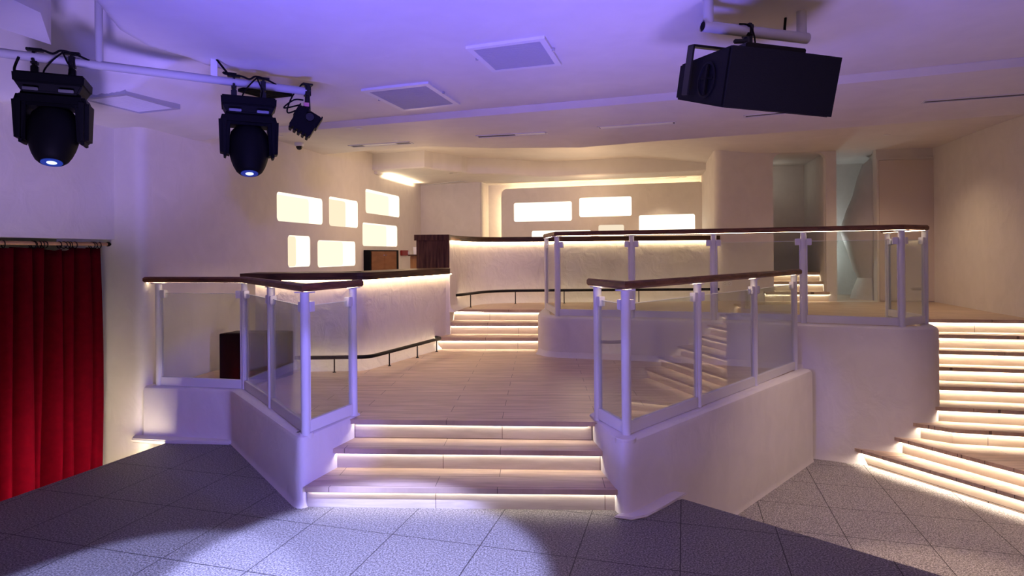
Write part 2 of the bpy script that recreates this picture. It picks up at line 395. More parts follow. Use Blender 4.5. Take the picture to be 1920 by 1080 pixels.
# ------------------------------------------------------------------ staircases
def stair(name, label, fronts, zs, back_dirs, floor_z, last_floor=True, nose=.034, over=.05, tread_mat=OAK, riser_mat=RISER, back=.36, led_trim=0., led='front'):
    """fronts[k]: front edge polyline of nosing k, bottom up; the last one is the floor above (its tread is not built when last_floor)"""
    base = fronts[0][0]
    t = thing(name, label, 'staircase', (base[0], base[1], floor_z))
    zprev = floor_z
    for k, (f, z) in enumerate(zip(fronts, zs)):
        d = Vector(back_dirs[k]).normalized() if not isinstance(back_dirs[0], (int, float)) else Vector(back_dirs).normalized()
        f = [Vector(p) for p in f]
        if not (last_floor and k == len(fronts) - 1):
            nx = [Vector(p) for p in fronts[k + 1]] if k + 1 < len(fronts) else None
            bk = [p + d * back for p in f] if nx is None else [p + Vector(back_dirs[k + 1]).normalized() * (over + .06) for p in nx]
            bm = NB(); prism(bm, [tuple(p) for p in f] + [tuple(p) for p in reversed(bk)], z - nose, z)
            obj('tread', bm, tread_mat, t)
        bm = NB(); r0 = [p + d * over for p in f]
        prism(bm, [tuple(p) for p in r0] + [tuple(p + d * .03) for p in reversed(r0)], zprev, z - nose - .0005)
        obj('riser', bm, riser_mat, t)
        bm = NB()
        a = [p + d * (over - .012) for p in f]; e = (a[-1] - a[0]).normalized() * led_trim
        a[0] = a[0] + e; a[-1] = a[-1] - e
        prism(bm, [tuple(p) for p in a] + [tuple(p + d * .010) for p in reversed(a)], z - nose - .007, z - nose - .0008)
        obj('light_strip', bm, LED_S[led], t)
        bm = NB(); c_ = [p - d * .006 for p in a]
        prism(bm, [tuple(p - d * .003) for p in c_] + [tuple(p) for p in reversed(c_)], z - nose - .014, z - nose - .0004)
        obj('light_channel', bm, CHAN, t)
        zprev = z
    return t
stair('wooden_staircase', 'short pale wood staircase of three lit steps down to the granite dance floor',
      [[(-1.49, 4.366), (.75, 4.267)], [(-1.413, 4.715), (.70, 4.602)], [(-1.305, 4.936), (.617, 4.812)]], [.162, .324, M],
      [(.045, 1), (.05, 1), (.06, 1)], 0, led_trim=.03, riser_mat=RISERF)
stair('wooden_staircase', 'low pale wood staircase of three lit steps beside the plastered bar front',
      [[(-1.04, 8.50), (.37, 8.40)], [(-1.02, 8.87), (.42, 8.76)], [(-.93, 9.215), (.46, 9.06)]], [.65, .812, U],
      [(.07, 1)] * 3, M, over=.035, led='bar')
def ext(p, q, xmax):                       # extend p->q to x = xmax
    s = (xmax - p[0]) / (q[0] - p[0]); return (xmax, p[1] + (q[1] - p[1]) * s)
hall = [((3.653, 6.71), (4.39, 5.279)), ((4.004, 6.52), (4.546, 5.465))]
def further(p, q, s): return (p[0] + (q[0] - p[0]) * s, p[1] + (q[1] - p[1]) * s)
fr = [[hall[0][0], further(*hall[0], 2.0)], [hall[1][0], further(*hall[1], 2.0)],
      [(4.192, 6.432), (4.457, 6.203), ext((4.457, 6.203), (5.034, 6.048), 6.0)]]
for p, q in (((4.443, 6.454), (5.211, 6.258)), ((4.58, 6.71), (5.427, 6.515)), ((4.70, 6.97), (5.629, 6.756)), ((4.70, 7.15), (5.744, 6.891)), ((4.74, 7.32), (5.887, 7.062)), ((4.78, 7.52), (6.065, 7.273))):
    fr.append([p, ext(p, q, 6.35)])
dn = []
for k, f in enumerate(fr):
    a, b = Vector(f[0]), Vector(f[-1]); e = (b - a).normalized(); n = Vector((-e.y, e.x)); dn.append((n.x, n.y))
stair('wooden_staircase', 'tall fan-shaped wooden staircase of nine brightly lit steps rising along the curved plaster wall',
      fr, [U - .162 * (8 - k) for k in range(9)], dn, L, back=.5, led='hall')

# ------------------------------------------------------------------ walls
def ribbon(bm, path, z0, z1, th):          # wall along a path, thickness to the left of the path (n<0 is the right)
    sweep(bm, path, [(0, z0), (0, z1), (th, z1), (th, z0)])
# wall behind the bar with light niches
boxes = [(2.277, 3.518, 2.281, 2.686), (3.72, 4.75, 2.276, 2.748), (5.06, 6.66, 2.565, 3.005), (4.924, 6.534, 1.96, 2.385), (2.538, 3.142, 1.635, 2.093), (3.353, 4.64, 1.614, 2.036)]
Xw = Vector((.205, .979, 0)).normalized()
holes = [rrect(a, b, c, d, .055) for a, b, c, d in boxes]
board('wall_bar_side', PL, Xw, (0, 0, 1), (W0[0], W0[1], 0), [(.2, L), (8.3, L), (8.3, 3.9), (.2, 3.9)], holes, .03)
Nw = Vector((.979, -.205, 0)).normalized()
desc = ['wide glowing niche, upper row, farthest from the wooden end panel', 'squarish glowing niche in the middle of the upper row on the bar wall', 'topmost glowing niche, up under the corner bulkhead by the bar', 'glowing niche just above the black-framed brown cabinet', 'narrow upright glowing niche, the smallest on the bar wall', 'wide glowing niche in the lower row beside the brown cabinet']
def niche(i, a, b, c, d, O, X, N, depth, label, group, r, em, ems):
    ctr = Vector(O) + Vector(X) * (a + b) / 2 + Vector((0, 0, (c + d) / 2)) - Vector(N) * depth
    t = thing('light_box', label, 'light', ctr, group)
    bm = NB(); o_ = rrect(a + .002, b - .002, c + .002, d - .002, r)
    P3 = lambda q, k: Vector(O) + Vector(X) * q[0] + Vector((0, 0, q[1])) - Vector(N) * k
    f_ = [bm.verts.new(P3(q, .004)) for q in o_]; g_ = [bm.verts.new(P3(q, depth)) for q in o_]
    h_ = [bm.verts.new(P3(q, depth + .004)) for q in rrect(a - .01, b + .01, c - .01, d + .01, r)]
    n = len(o_)
    for k in range(n):
        bm.faces.new((f_[k], f_[(k + 1) % n], g_[(k + 1) % n], g_[k])); bm.faces.new((g_[k], g_[(k + 1) % n], h_[(k + 1) % n], h_[k]))
    obj('side_lining', bm, em, t, .6)
    bm = NB(); bm.faces.new([bm.verts.new(P3(q, depth - .002)) for q in o_]); obj('back_panel', bm, ems, t)
    return t
for i, (a, b, c, d) in enumerate(boxes):
    niche(i, a, b, c, d, (W0[0], W0[1], 0), Xw, Nw, .24, desc[i], 'light niches in the bar wall', .055, BOX_E, BOX_D if i in (1, 4) else BOX_M)
# pier beside the curtain, lintel over it, curtain recess
pier_c = wl(-.06); PQ = (-4.03, 6.22)
bm = NB(); ribbon(bm, fillet([(PQ[0] - .2, PQ[1] + .055), (PQ[0], PQ[1]), pier_c, (wl(.2)[0], wl(.2)[1])], [0, 0, .12, 0], 8), L, 3.9, .25); struct('wall_pier', bm, PL, .6)
def cw(k, n=0.): return (PQ[0] - .205 * k - .979 * n, PQ[1] - .979 * k + .205 * n)   # along the curtain wall, n behind it
LINT = 1.985
bm = NB(); prism(bm, [cw(-.02), cw(-.02, .22), cw(10, .22), cw(10)], LINT, 3.9); struct('wall_over_curtain', bm, PL)
bm = NB(); prism(bm, [cw(-.1, .20), cw(-.1, .26), cw(.4, .26), cw(.4, .20)], L, LINT + .05); struct('wall_curtain_jamb', bm, PL)
bm = NB(); prism(bm, [cw(-.5, .55), cw(-.5, .65), cw(10, .65), cw(10, .55)], L, 3.9); struct('wall_behind_curtain', bm, PL)
bm = NB(); prism(bm, [cw(2.2), cw(2.2, .22), cw(10, .22), cw(10)], L, LINT); struct('wall_stage', bm, PL)
# right-hand wall
rw = fillet([(6.0, -4.1), (6.0, 4.6), (6.204, 7.44), (6.775, 9.74), (6.80, 10.2)], [0, .8, 1.2, .2, 0], 8)
bm = NB(); ribbon(bm, rw, L, 3.9, -.12); struct('wall_hall', bm, PL, .6)
bm = NB(); prism(bm, [(-6.4, -4.1), (6.2, -4.1), (6.2, -4.0), (-6.4, -4.0)], L, 4); struct('wall_rear', bm, PL)
bm = NB(); prism(bm, [(-6.35, -4.1), (-6.25, -4.1), (-6.0, -3), (-6.1, -3)], L, 4); struct('wall_rear_corner', bm, PL)

# back walls
bm = NB(); prism(bm, [(-2.2, 14.0), (-.665, 13.45), (-.50, 14.35), (-2.3, 14.6)], L, 3.9, .03); struct('wall_back', bm, PL)
PB0, PBX = Vector((-.233, 13.776, 0)), Vector((.963, -.27, 0)).normalized(); PBN = Vector((-.27, -.963, 0)).normalized()
nb = PB0 - PBN * .30
bm = NB(); a_ = nb - PBX * .5; b_ = nb + PBX * 4.9
prism(bm, [a_[:2], b_[:2], (b_ - PBN * .1)[:2], (a_ - PBN * .1)[:2]], M, 3.9); struct('wall_back_niche', bm, PL)
bbox = [(1.31, 4.062 - 4.37 + .0, 0, 0)]
def pbt(px, py):
    a, b = ray(px, py); s = (a * PB0.y - PB0.x) / (PBX.x - a * PBX.y); Y = PB0.y + PBX.y * s
    return s, H_EYE - b * Y
bpx = [((963.5, 381), (1072, 377), (963.5, 416)), ((1086, 371.5), (1184, 367.5), (1086, 407)), ((1198, 404.5), (1303, 400), (1198, 440)), ((997, 433), (1108, 431), None), ((1122, 422), (1170, 421), None)]
bb = []
for p, q, r in bpx:
    s0, z1 = pbt(*p); s1, z1b = pbt(*q); z1 = (z1 + z1b) / 2; z0 = pbt(*r)[1] if r else z1 - .42
    bb.append((s0, s1, z0, z1))
pw_ = pbt(1322.5, 338.7)[0]
board('wall_back_panel', PL, PBX, (0, 0, 1), PB0, rrect(0, pw_, .9, 3.25, .14), [rrect(*b, .04) for b in bb], .05)
bdesc = ['wide glowing panel on the far wall, the one closest to the lit niche edge', 'topmost glowing panel on the far wall behind the upper bar', 'low glowing panel close to the plaster pier on the far wall', 'glowing panel half hidden behind the upper bar counter top', 'small dim cream panel half hidden behind the railing, far wall']
PD = emit('backlit_acrylic_dim', (1., .83, .61), .82)
PE = emit('backlit_acrylic_flat', (1., .90, .70), 1.6)
for i, b in enumerate(bb):
    niche(i, *b, PB0, PBX, PBN, .07, bdesc[i], 'light panels on the far wall', .04, PE if i < 4 else PD, PE if i < 4 else PD)
bm = NB()
for (s0, s1, z0, z1) in ((.1, pw_ - .1, 3.12, 3.14), (.06, .08, 1.2, 3.1), (pw_ - .08, pw_ - .06, 1.2, 3.1)):
    c = PB0 + PBX * (s0 + s1) / 2 - PBN * .12; c.z = (z0 + z1) / 2
    box(bm, c, (s1 - s0, .015, z1 - z0), Matrix.Rotation(math.atan2(PBX.y, PBX.x), 3, 'Z'))
tag(obj('cove_light', bm, LED_C), 'warm light strip hidden around the raised panel on the far wall', 'light')

# pier right of the niche, alcove wall with two openings and a flush door
PW = [(3.99, 13.0), (3.45, 10.425), (3.95, 10.346)]
bm = NB(); ribbon(bm, fillet([PW[0], PW[1], PW[2]], [0, .16, 0], 8), U - .02, 3.8, .3); struct('wall_pier_bar_end', bm, PL, .6)
ao = Vector((3.45, 10.425, 0)); ax = Vector((1, -.17, 0)).normalized()
def ap(px, py):
    a, b = ray(px, py); s = (a * ao.y - ao.x) / (ax.x - a * ax.y); Y = ao.y + ax.y * s
    return s, H_EYE - b * Y
s1a, s1b = ap(1450, 400)[0], ap(1549, 400)[0]; s2a, s2b = ap(1568.5, 400)[0], ap(1643, 400)[0]; sd0, sd1 = ap(1647, 400)[0], ap(1757, 400)[0]
z1t = ap(1500, 286)[1]; z2t = ap(1600, 281)[1]; zdt = ap(1700, 299)[1]
hol1 = [(s1a, U + .001), (s1b, U + .001)] + [q for q in rrect(s1a, s1b, U, z1t, .14) if q[1] > 2]
hol2 = [(s2a, U + .001), (s2b, U + .001), (s2b, z2t), (s2a, z2t)]
board('wall_alcove', PL, ax, (0, 0, 1), ao, [(.2, U - .05), (3.6, U - .05), (3.6, 3.8), (.2, 3.8)], [hol1, hol2], .12)
def A3(s, n, z=0.):                        # point on the alcove wall, n behind its face
    v = ao + ax * s + Vector((-ax.y, ax.x, 0)) * n; return Vector((v.x, v.y, z))
# rounded column between the openings
cpt = A3((s1b + s2a) / 2, .10)
bm = NB(); lathe(bm, [((s2a - s1b) / 2 + .012, U), ((s2a - s1b) / 2 + .012, 3.75)], 32, Matrix.Translation((cpt.x, cpt.y, 0)))
struct('wall_column', bm, PL, .6)
# flush door
bm = NB(); fw = .03
for (x0, x1, z0, z1) in ((sd0 - fw, sd0, U, zdt + fw), (sd1, sd1 + fw, U, zdt + fw), (sd0, sd1, zdt, zdt + fw)):
    c = A3((x0 + x1) / 2, -.008, (z0 + z1) / 2); box(bm, c, (x1 - x0, .03, z1 - z0), Matrix.Rotation(math.atan2(ax.y, ax.x), 3, 'Z'))
df = struct('door_1', bm, PL)
bm = NB(); c = A3((sd0 + sd1) / 2, -.004, (U + .012 + zdt - .006) / 2); box(bm, c, (sd1 - sd0 - .014, .02, zdt - U - .018), Matrix.Rotation(math.atan2(ax.y, ax.x), 3, 'Z'), .002)
obj('leaf', bm, simple('door_paint', (.70, .62, .58), .5), df)
# alcove with the little stairs
bm = NB()
prism(bm, [A3(s1a - .10, .13)[:2], A3(s1a - .10, 2.0)[:2], A3(s1a - .2, 2.0)[:2], A3(s1a - .2, .13)[:2]], U, 3.8)
prism(bm, [A3(s1a - .2, 1.7)[:2], A3(s2b + 1, 1.7)[:2], A3(s2b + 1, 1.8)[:2], A3(s1a - .2, 1.8)[:2]], U, 3.8)
struct('wall_alcove_back', bm, PL)
bm = NB()
rs0, rs1 = A3(s1b + .0, .12), A3(s1b + .32, 1.72)
ribbon(bm, [rs0[:2], (rs0 * .55 + rs1 * .45)[:2], rs1[:2]], U, 3.8, -.12); struct('wall_alcove_side', bm, PL, .6)
def sx(px, Y): return ray(px, 500)[0] * Y
stf = []
for pxr, Yk in ((1553, 10.12), (1546, 10.38), (1538.5, 10.62)):
    stf.append([(4.22, Yk + .10), (sx(pxr, Yk), Yk - .04)])
stair('alcove_staircase', 'small lit wooden steps climbing inside the dark rounded alcove', stf, [1.131, 1.288, 1.440], [(.15, 1)] * 3, U, last_floor=False, back=.5, over=.04, led='alcove')
# second opening: cool room with an hourglass-shaped plaster column
bm = NB()
prism(bm, [A3(s2a - .14, .2)[:2], A3(s2a - .02, .2)[:2], A3(s2a + .1, 1.7)[:2], A3(s2a - .02, 1.7)[:2]], U, 3.8)
prism(bm, [A3(s2b + .02, .13)[:2], A3(s2b + .14, .13)[:2], A3(s2b + .6, 1.7)[:2], A3(s2b + .48, 1.7)[:2]], U, 3.8)
struct('wall_cool_room', bm, PL)
hc = A3(s2b - .02, .62); hc.x = ray(1652, 450)[0] * hc.y
def hz(py): return H_EYE - ray(1610, py)[1] * hc.y
def hr(px): return hc.x - ray(px, 450)[0] * hc.y
prof = [(hr(1600), U), (hr(1604), hz(545)), (hr(1612.5), hz(521)), (hr(1606), hz(505)), (hr(1586), hz(440)), (hr(1585), hz(425)), (hr(1594), hz(396)), (hr(1606), hz(365)), (hr(1613), hz(335)), (hr(1622), hz(308)), (hr(1640), hz(292)), (.02, hz(286))]
prof = [(max(.03, r), z) for r, z in prof]
bm = NB(); lathe(bm, prof, 40, Matrix.Translation((hc.x, hc.y, 0))); struct('wall_hourglass_column', bm, PL, .7)

# ------------------------------------------------------------------ ceiling
BL = [(-7, 9.3), (-4.5, 8.35), (-2.08, 7.523), (1.757, 6.268), (4.373, 5.223), (8.5, 3.55)]          # near edge of the slot-vent soffit
def interp(P, x):
    for (x0, y0), (x1, y1) in zip(P, P[1:]):
        if x <= x1: return y0 + (y1 - y0) * (x - x0) / (x1 - x0)
    return P[-1][1]
def sstep(a, b, x):
    s = max(0., min(1., (x - a) / (b - a))); return s * s * (3 - 2 * s)
ARC = [(-2.42, 2.6), (-2.55, 3.4), (-2.68, 3.99), (-2.84, 4.45), (-2.84, 4.78), (-2.72, 5.0), (-2.58, 5.18), (-2.32, 5.38), (-1.95, 5.66), (-1.5, 5.95), (-.6, 6.35), (.4, 6.6)]
def arc_d(x, y):                                  # signed distance, + inside the shallow dome
    best = 9e9; sg = 1
    for (x0, y0), (x1, y1) in zip(ARC, ARC[1:]):
        dx, dy = x1 - x0, y1 - y0; l2 = dx * dx + dy * dy
        s = max(0, min(1, ((x - x0) * dx + (y - y0) * dy) / l2)); qx, qy = x - x0 - dx * s, y - y0 - dy * s
        d = qx * qx + qy * qy
        if d < best: best = d; sg = 1 if dx * qy - dy * qx < 0 else -1
    return sg * math.sqrt(best)
def zc(x, y):
    yb = interp(BL, x); z = 3.45
    lo = (.29 * (1 - sstep(-3.35, -2.6, x)) + .05 * (1 - sstep(-3.0, -1.0, x))) * sstep(.0, 1.2, yb - y)
    low = z - lo                                         # lower ceiling by the curtain wall
    d = arc_d(x, y); out = 1 - sstep(-.16, .02, d)
    hi = z + out * (.15 * (1 - sstep(-2.2, -1.6, x)) * sstep(-1.0, -.2, d))
    raised = z + out * .55                               # raised coffer left of the rounded edge
    w = sstep(4.98, 5.22, y - .12 * (x + 3)); wx = 1 - sstep(-2.75, -2.45, x)
    near = hi * (1 - wx) + raised * wx
    far = low + (hi - z)
    return near * (1 - w) + far * w
def on_ceiling(px, py, gap=.032):
    z = 3.3
    for _ in range(60):
        x, y = gr(px, py, z); z = .5 * z + .5 * (zc(x, y) - gap)
    return z
bm = NB()
xs = [-7 + 15.5 * i / 400 for i in range(401)]; NY = 260
grid = []
for x in xs:
    yb = interp(BL, x); col = []
    for j in range(NY + 1):
        s = j / NY; y = -4.1 + (yb + 4.1) * (s ** .7)
        col.append(bm.verts.new((x, y, zc(x, y))))
    grid.append(col)
for a, b in zip(grid, grid[1:]):
    for j in range(NY): bm.faces.new((a[j], b[j], b[j + 1], a[j + 1]))
struct('ceiling', bm, PLC, 1.2)
LPT = [(-5, 10.4), (-3.0, 9.54), (-2.05, 9.11), (-1.25, 8.85), (-.24, 8.98), (1.0, 8.80), (1.93, 8.28), (3.92, 7.62), (5.73, 6.87), (8.5, 5.7)]
LDR = [0, 0, 0, 0, .015, .045, .06, .045, .04, .04]
Z2 = 3.39
bm = NB()
near = [(x, interp(BL, x)) for x in [p[0] for p in BL]]
nearp = [(x, interp(BL, x)) for x in (-5, -3, -2.05, -1.25, -.24, 1, 1.93, 3.92, 5.73, 8.5)]
for i in range(len(LPT) - 1):
    n0, n1, f0, f1 = nearp[i], nearp[i + 1], LPT[i], LPT[i + 1]
    m0, m1 = (n0[0], n0[1] + .09), (n1[0], n1[1] + .09)
    quad(bm, (*n0, 3.6), (*n1, 3.6), (*n1, 3.445), (*n0, 3.445)); quad(bm, (*n0, 3.445), (*n1, 3.445), (*m1, Z2), (*m0, Z2)); n0, n1 = m0, m1                              # step down from the front ceiling
    quad(bm, (*n0, Z2), (*n1, Z2), (*f1, Z2), (*f0, Z2))
    d0, d1 = Z2 - LDR[i], Z2 - LDR[i + 1]
    quad(bm, (*f0, Z2), (*f1, Z2), (f1[0], f1[1] + .11, d1), (f0[0], f0[1] + .11, d0))
    quad(bm, (f0[0], f0[1] + .11, d0), (f1[0], f1[1] + .11, d1), (f1[0], f1[1] + .16, d1), (f0[0], f0[1] + .16, d0))
    quad(bm, (f0[0], f0[1] + .16, d0), (f1[0], f1[1] + .16, d1), (f1[0], f1[1] + .22, 3.75), (f0[0], f0[1] + .22, 3.75))
bmesh.ops.remove_doubles(bm, verts=bm.verts, dist=1e-5)
struct('ceiling_slot_soffit', bm, PLC, .5)
def zt(x): return 3.68 - .23 * sstep(2.2, 4.4, x)
bm = NB(); cols = []
for i in range(61):
    x = -5 + 13.5 * i / 60
    cols.append([bm.verts.new((x, interp(LPT, x) + .1, zt(x) + .0)), bm.verts.new((x, 15, zt(x)))])
for a, b in zip(cols, cols[1:]): bm.faces.new((a[0], b[0], b[1], a[1]))
struct('ceiling_trough', bm, PLC, .6)
ZB = 3.37
bkp = fillet([(-2.75, 11.50), (-1.57, 11.08), (-1.45, 11.33), (-.95, 11.72), (-.86, 11.98), (-.2, 12.08), (.45, 12.5), (.85, 12.58), (1.3, 12.46), (3.9, 11.71)], [0, 0, .02, .05, .10, .3, .3, .3, .3, 0], 5)
bm = NB(); sweep(bm, bkp, [(0, ZB + .02), (.02, ZB), (.3, ZB), (.3, 3.78), (0, 3.78)]); struct('ceiling_bulkhead', bm, PLC, .5)
bm = NB(); prism(bm, [tuple(p) for p in offs(bkp, .15)] + [(4.1, 14.6), (-2.6, 14.6)], ZB + .001, ZB + .05); struct('ceiling_over_bar', bm, PLC)
# wavy plaster cornice edge and the cove lamp that washes the bar ceiling
bm = NB()
cv = []
for k in range(13):
    s = k / 12; t_ = 5.45 + .85 * s; zz = 3.37 - .05 * (1 - s) - .018 * math.sin(s * PI * 3)
    cv.append((t_, zz))
for (t0, z0), (t1, z1) in zip(cv, cv[1:]):
    p0, p1 = wl(t0), wl(t1); n = .05
    hexa(bm, [(p0[0], p0[1], z0), (p1[0], p1[1], z1), (p1[0] + n, p1[1], z1), (p0[0] + n, p0[1], z0), (p0[0], p0[1], 3.4), (p1[0], p1[1], 3.4), (p1[0] + n, p1[1], 3.4), (p0[0] + n, p0[1], 3.4)])
struct('trim_3', bm, PLC)
def area(name, loc, col, power, sx, sy, rot):
    l = bpy.data.lights.new(name, 'AREA'); l.shape = 'RECTANGLE'; l.size = sx; l.size_y = sy; l.color = col; l.energy = power
    o = bpy.data.objects.new(name, l); C.objects.link(o); o.location = loc; o.rotation_euler = rot; return o
p0 = wl(6.6)
area('cornice_strip_lamp', (p0[0] + .10, p0[1], 3.27), (1., .74, .44), 8, 1.7, .03, (PI, 0, math.atan2(WD[1], WD[0])))
# dropped slab in the front corner of the ceiling
bm = NB(); prism(bm, [gr(-60, 33, 3.40), gr(96, 84, 3.40), gr(76, 24, 3.40), gr(-20, -22, 3.40)], 3.40, 4.05)
struct('ceiling_drop', bm, PLC, 1.2)

# ------------------------------------------------------------------ bars
lb = fillet([(-3.05, 6.87), (-1.63, 6.87), (-.866, 8.55)], [0, .14, 0], 8)
t = thing('bar_counter', 'lower plastered bar counter with dark wood top beside the short staircases', 'bar counter', (-2, 7.2, M))
bm = NB(); sweep(bm, lb, [(0, 1.527), (0, 1.609), (.5, 1.609), (.5, 1.527)]); obj('counter_top', bm, DARKW, t)
def bfront(zf, zt_, n): return [(n - .07, zf), (n - .055, zf + .022), (n - .02, zf + .055), (n - .005, zf + .10), (n, zf + .16), (n, zt_), (n + .2, zt_), (n + .2, zf)]
lbf = fillet([(-2.95, 6.87), (-1.63, 6.87), (-.776, 8.745)], [0, .22, 0], 8)
bm = NB(); sweep(bm, lbf, bfront(M, 1.527, .17)); obj('plaster_front', bm, PLB, t, .6)
bm = NB(); sweep(bm, lbf, [(.10, 1.514), (.10, 1.526), (.135, 1.526), (.135, 1.514)]); obj('light_strip', bm, LED_B, t)
bm = NB(); prism(bm, [(-3.03, 6.98), (-3.02, 6.98), (-3.02, 7.30), (-3.03, 7.30)], 1.515, 1.525); obj('light_strip', bm, LED_B, t)
ub = fillet([(-.88, 8.64), (-.86, 9.05), (-.66, 9.80), (-.36, 10.22), (.2, 10.27), (3.50, 10.31)], [0, .3, .4, .3, .3, 0], 6)
t = thing('bar_counter', 'upper curved plastered bar counter with dark wood top and walnut end panel', 'bar counter', (1, 10.5, U))
bm = NB(); sweep(bm, ub, [(0, 2.0), (0, 2.08), (.46, 2.08), (.46, 2.0)]); obj('counter_top', bm, DARKW, t)
ubf = fillet([(-.895, 8.80), (-.87, 9.05), (-.74, 9.85), (-.42, 10.33), (.2, 10.41), (3.46, 10.44)], [0, .3, .4, .3, .3, 0], 6)
bm = NB(); sweep(bm, ubf, bfront(U, 2.0, .0)); obj('plaster_front', bm, PLB, t, .6)
bm = NB(); sweep(bm, ubf, [(-.045, 1.987), (-.045, 1.999), (-.015, 1.999), (-.015, 1.987)]); obj('light_strip', bm, LED_B, t)
bm = NB(); prism(bm, [(-1.34, 8.60), (-.882, 8.60), (-.882, 8.645), (-1.34, 8.645)], 1.611, 2.0, .002)
box(bm, (-1.125, 8.615, 2.04), (.49, .05, .08))
obj('end_panel', bm, DARKV, t)
# fill under the upper bar's near end so plaster reads down to the steps
bm = NB(); prism(bm, [(-1.12, 8.70), (-.955, 8.77), (-.90, 8.81), (-.88, 9.25), (-1.2, 9.25)], M, 1.52); struct('wall_bar_step', bm, PL)

def foot_rail(label, path, z, feet, zf, rad=.022):
    t = thing('foot_rail', label, 'foot rail', (path[0][0], path[0][1], zf), )
    bm = NB(); tube(bm, [(p[0], p[1], z) for p in path], rad, 12); obj('rail', bm, BLKMET, t, .8)
    bm = NB(); tube(bm, [(p.x, p.y, z - .012) for p in offs(path, .024)], .004, 6); obj('light_strip', bm, LED_F, t, .8)
    for x, y in feet:
        bm = NB(); tube(bm, [(x, y, zf), (x, y, z - .01)], .008, 8); tube(bm, [(x, y, zf), (x, y, zf + .006)], .02, 12); obj('leg', bm, BLKMET, t, .8)
lf = fillet([(-2.45, 6.90), (-1.62, 6.92), (-.985, 8.40), (-1.10, 8.55)], [0, .14, .05, 0], 6)
foot_rail('black foot rail along the lower bar front', lf, .655, [(-2.011, 6.91), (-1.465, 7.28), (-1.222, 7.85), (-1.03, 8.30)], M)
uf = fillet([(-.86, 9.20), (-.74, 9.36), (-.47, 9.93), (-.18, 10.14), (.2, 10.18), (2.1, 10.18), (3.42, 10.14)], [0, .08, .2, .2, .2, .2, 0], 6)
foot_rail('black foot rail along the upper bar front', uf, 1.187, [(-.65, 9.55), (.05, 10.17), (.86, 10.18), (2.1, 10.18)], U)

# ------------------------------------------------------------------ railings
def railing(label, posts, zc_, zr, h0, h1, closed_panels, loc):
    """posts: plan points (main run), h0/h1: handrail end points"""
    t = thing('glass_railing', label, 'railing', loc)
    hp = [h0] + [p for p, c in posts if c] + [h1]
    hp2 = [Vector(p) for p in hp]
    w = .038
    prof = [(-w, zr + .014), (-w + .012, zr), (w - .012, zr), (w, zr + .014), (w, zr + .042), (w - .014, zr + .056), (-w + .014, zr + .056), (-w, zr + .042)]
    bm = NB(); sweep(bm, hp2, prof); obj('handrail', bm, RAILW, t, .7)
    bm = NB(); sweep(bm, hp2, [(-.004, zr - .0012), (.004, zr - .0012), (.004, zr - .0002), (-.004, zr - .0002)]); obj('light_strip', bm, LED_R, t)
    pts = [Vector(p) for p, c in posts]
    for i, p in enumerate(pts):
        bm = NB(); tube(bm, [(p.x, p.y, zc_ - .012), (p.x, p.y, zr - .008)], .032, 20)
        d = (pts[min(i + 1, len(pts) - 1)] - pts[max(i - 1, 0)]).normalized()
        box(bm, (p.x, p.y, zr - .007), (.13, .07, .008), Matrix.Rotation(math.atan2(d.y, d.x), 3, 'Z'), .002)
        po = obj('post', bm, WHITE, t, .8)
        for j in (i - 1, i + 1):
            if 0 <= j < len(pts) and (min(i, j) in closed_panels):
                e = (pts[j] - p).normalized(); R = Matrix.Rotation(math.atan2(e.y, e.x), 3, 'Z')
                bm = NB(); q = p + e * .058; box(bm, (q.x, q.y, zr - .115), (.055, .05, .075), R, .004); obj('glass_clamp', bm, WHITE, po)
    for i in closed_panels:
        a, b = pts[i], pts[i + 1]; e = (b - a).normalized(); a, b = a + e * .03, b - e * .03; R = Matrix.Rotation(math.atan2(e.y, e.x), 3, 'Z'); c = (a + b) / 2
        bm = NB(); box(bm, (c.x, c.y, zc_ + .045), ((b - a).length, .036, .085), R, .003); obj('bottom_rail', bm, WHITE, t)
        bm = NB(); box(bm, (c.x, c.y, (zc_ + .085 + zr - .108) / 2), ((b - a).length - .02, .010, zr - .108 - zc_ - .085), R); gp_ = obj('glass_panel', bm, GLASS, t)
        bm = NB(); box(bm, (c.x, c.y, zr - .1075), ((b - a).length - .02, .010, .004), R); obj('lit_edge', bm, EDGE, gp_)  # pale strip paints the light caught along the top of the glass
        for s in (a, b):
            bm = NB(); q = s + (c - s).normalized() * .006; box(bm, (q.x, q.y, (zc_ + .09 + zr - .11) / 2), (.012, .03, zr - .2 - zc_), R); obj('glass_channel', bm, WHITE, t)
RL = [((-3.56, 6.175), 0), ((-2.606, 5.97), 1), ((-2.06, 5.235), 0), ((-1.515, 4.472), 1), ((-1.303, 5.006), 0)]
railing('glass railing with brown wooden handrail next to the red curtain and black cube', RL, .515, 1.549, (-3.74, 6.215), (-1.268, 5.095), [0, 1, 2, 3], (-2.5, 5.6, .515))
RR = [((.667, 4.812), 0), ((.807, 4.378), 1), ((1.552, 5.146), 0), ((2.346, 5.955), 0), ((3.098, 6.745), 0)]
railing('glass railing with brown wooden handrail climbing away from the front steps along the hall wall', RR, .515, 1.553, (.632, 4.925), (3.20, 6.853), [0, 1, 2, 3], (1.5, 5.2, .515))
RU = [((.50, 8.90), 0), ((.579, 7.92), 1), ((1.493, 7.655), 0), ((2.414, 7.345), 1), ((3.308, 6.965), 1), ((4.171, 6.567), 1), ((4.568, 6.787), 1), ((4.655, 7.60), 0)]
railing('long glass railing with brown wooden handrail around the edge of the upper level', RU, 1.0, 2.030, (.495, 8.97), (4.665, 7.70), list(range(7)), (2.4, 7.4, 1.0))

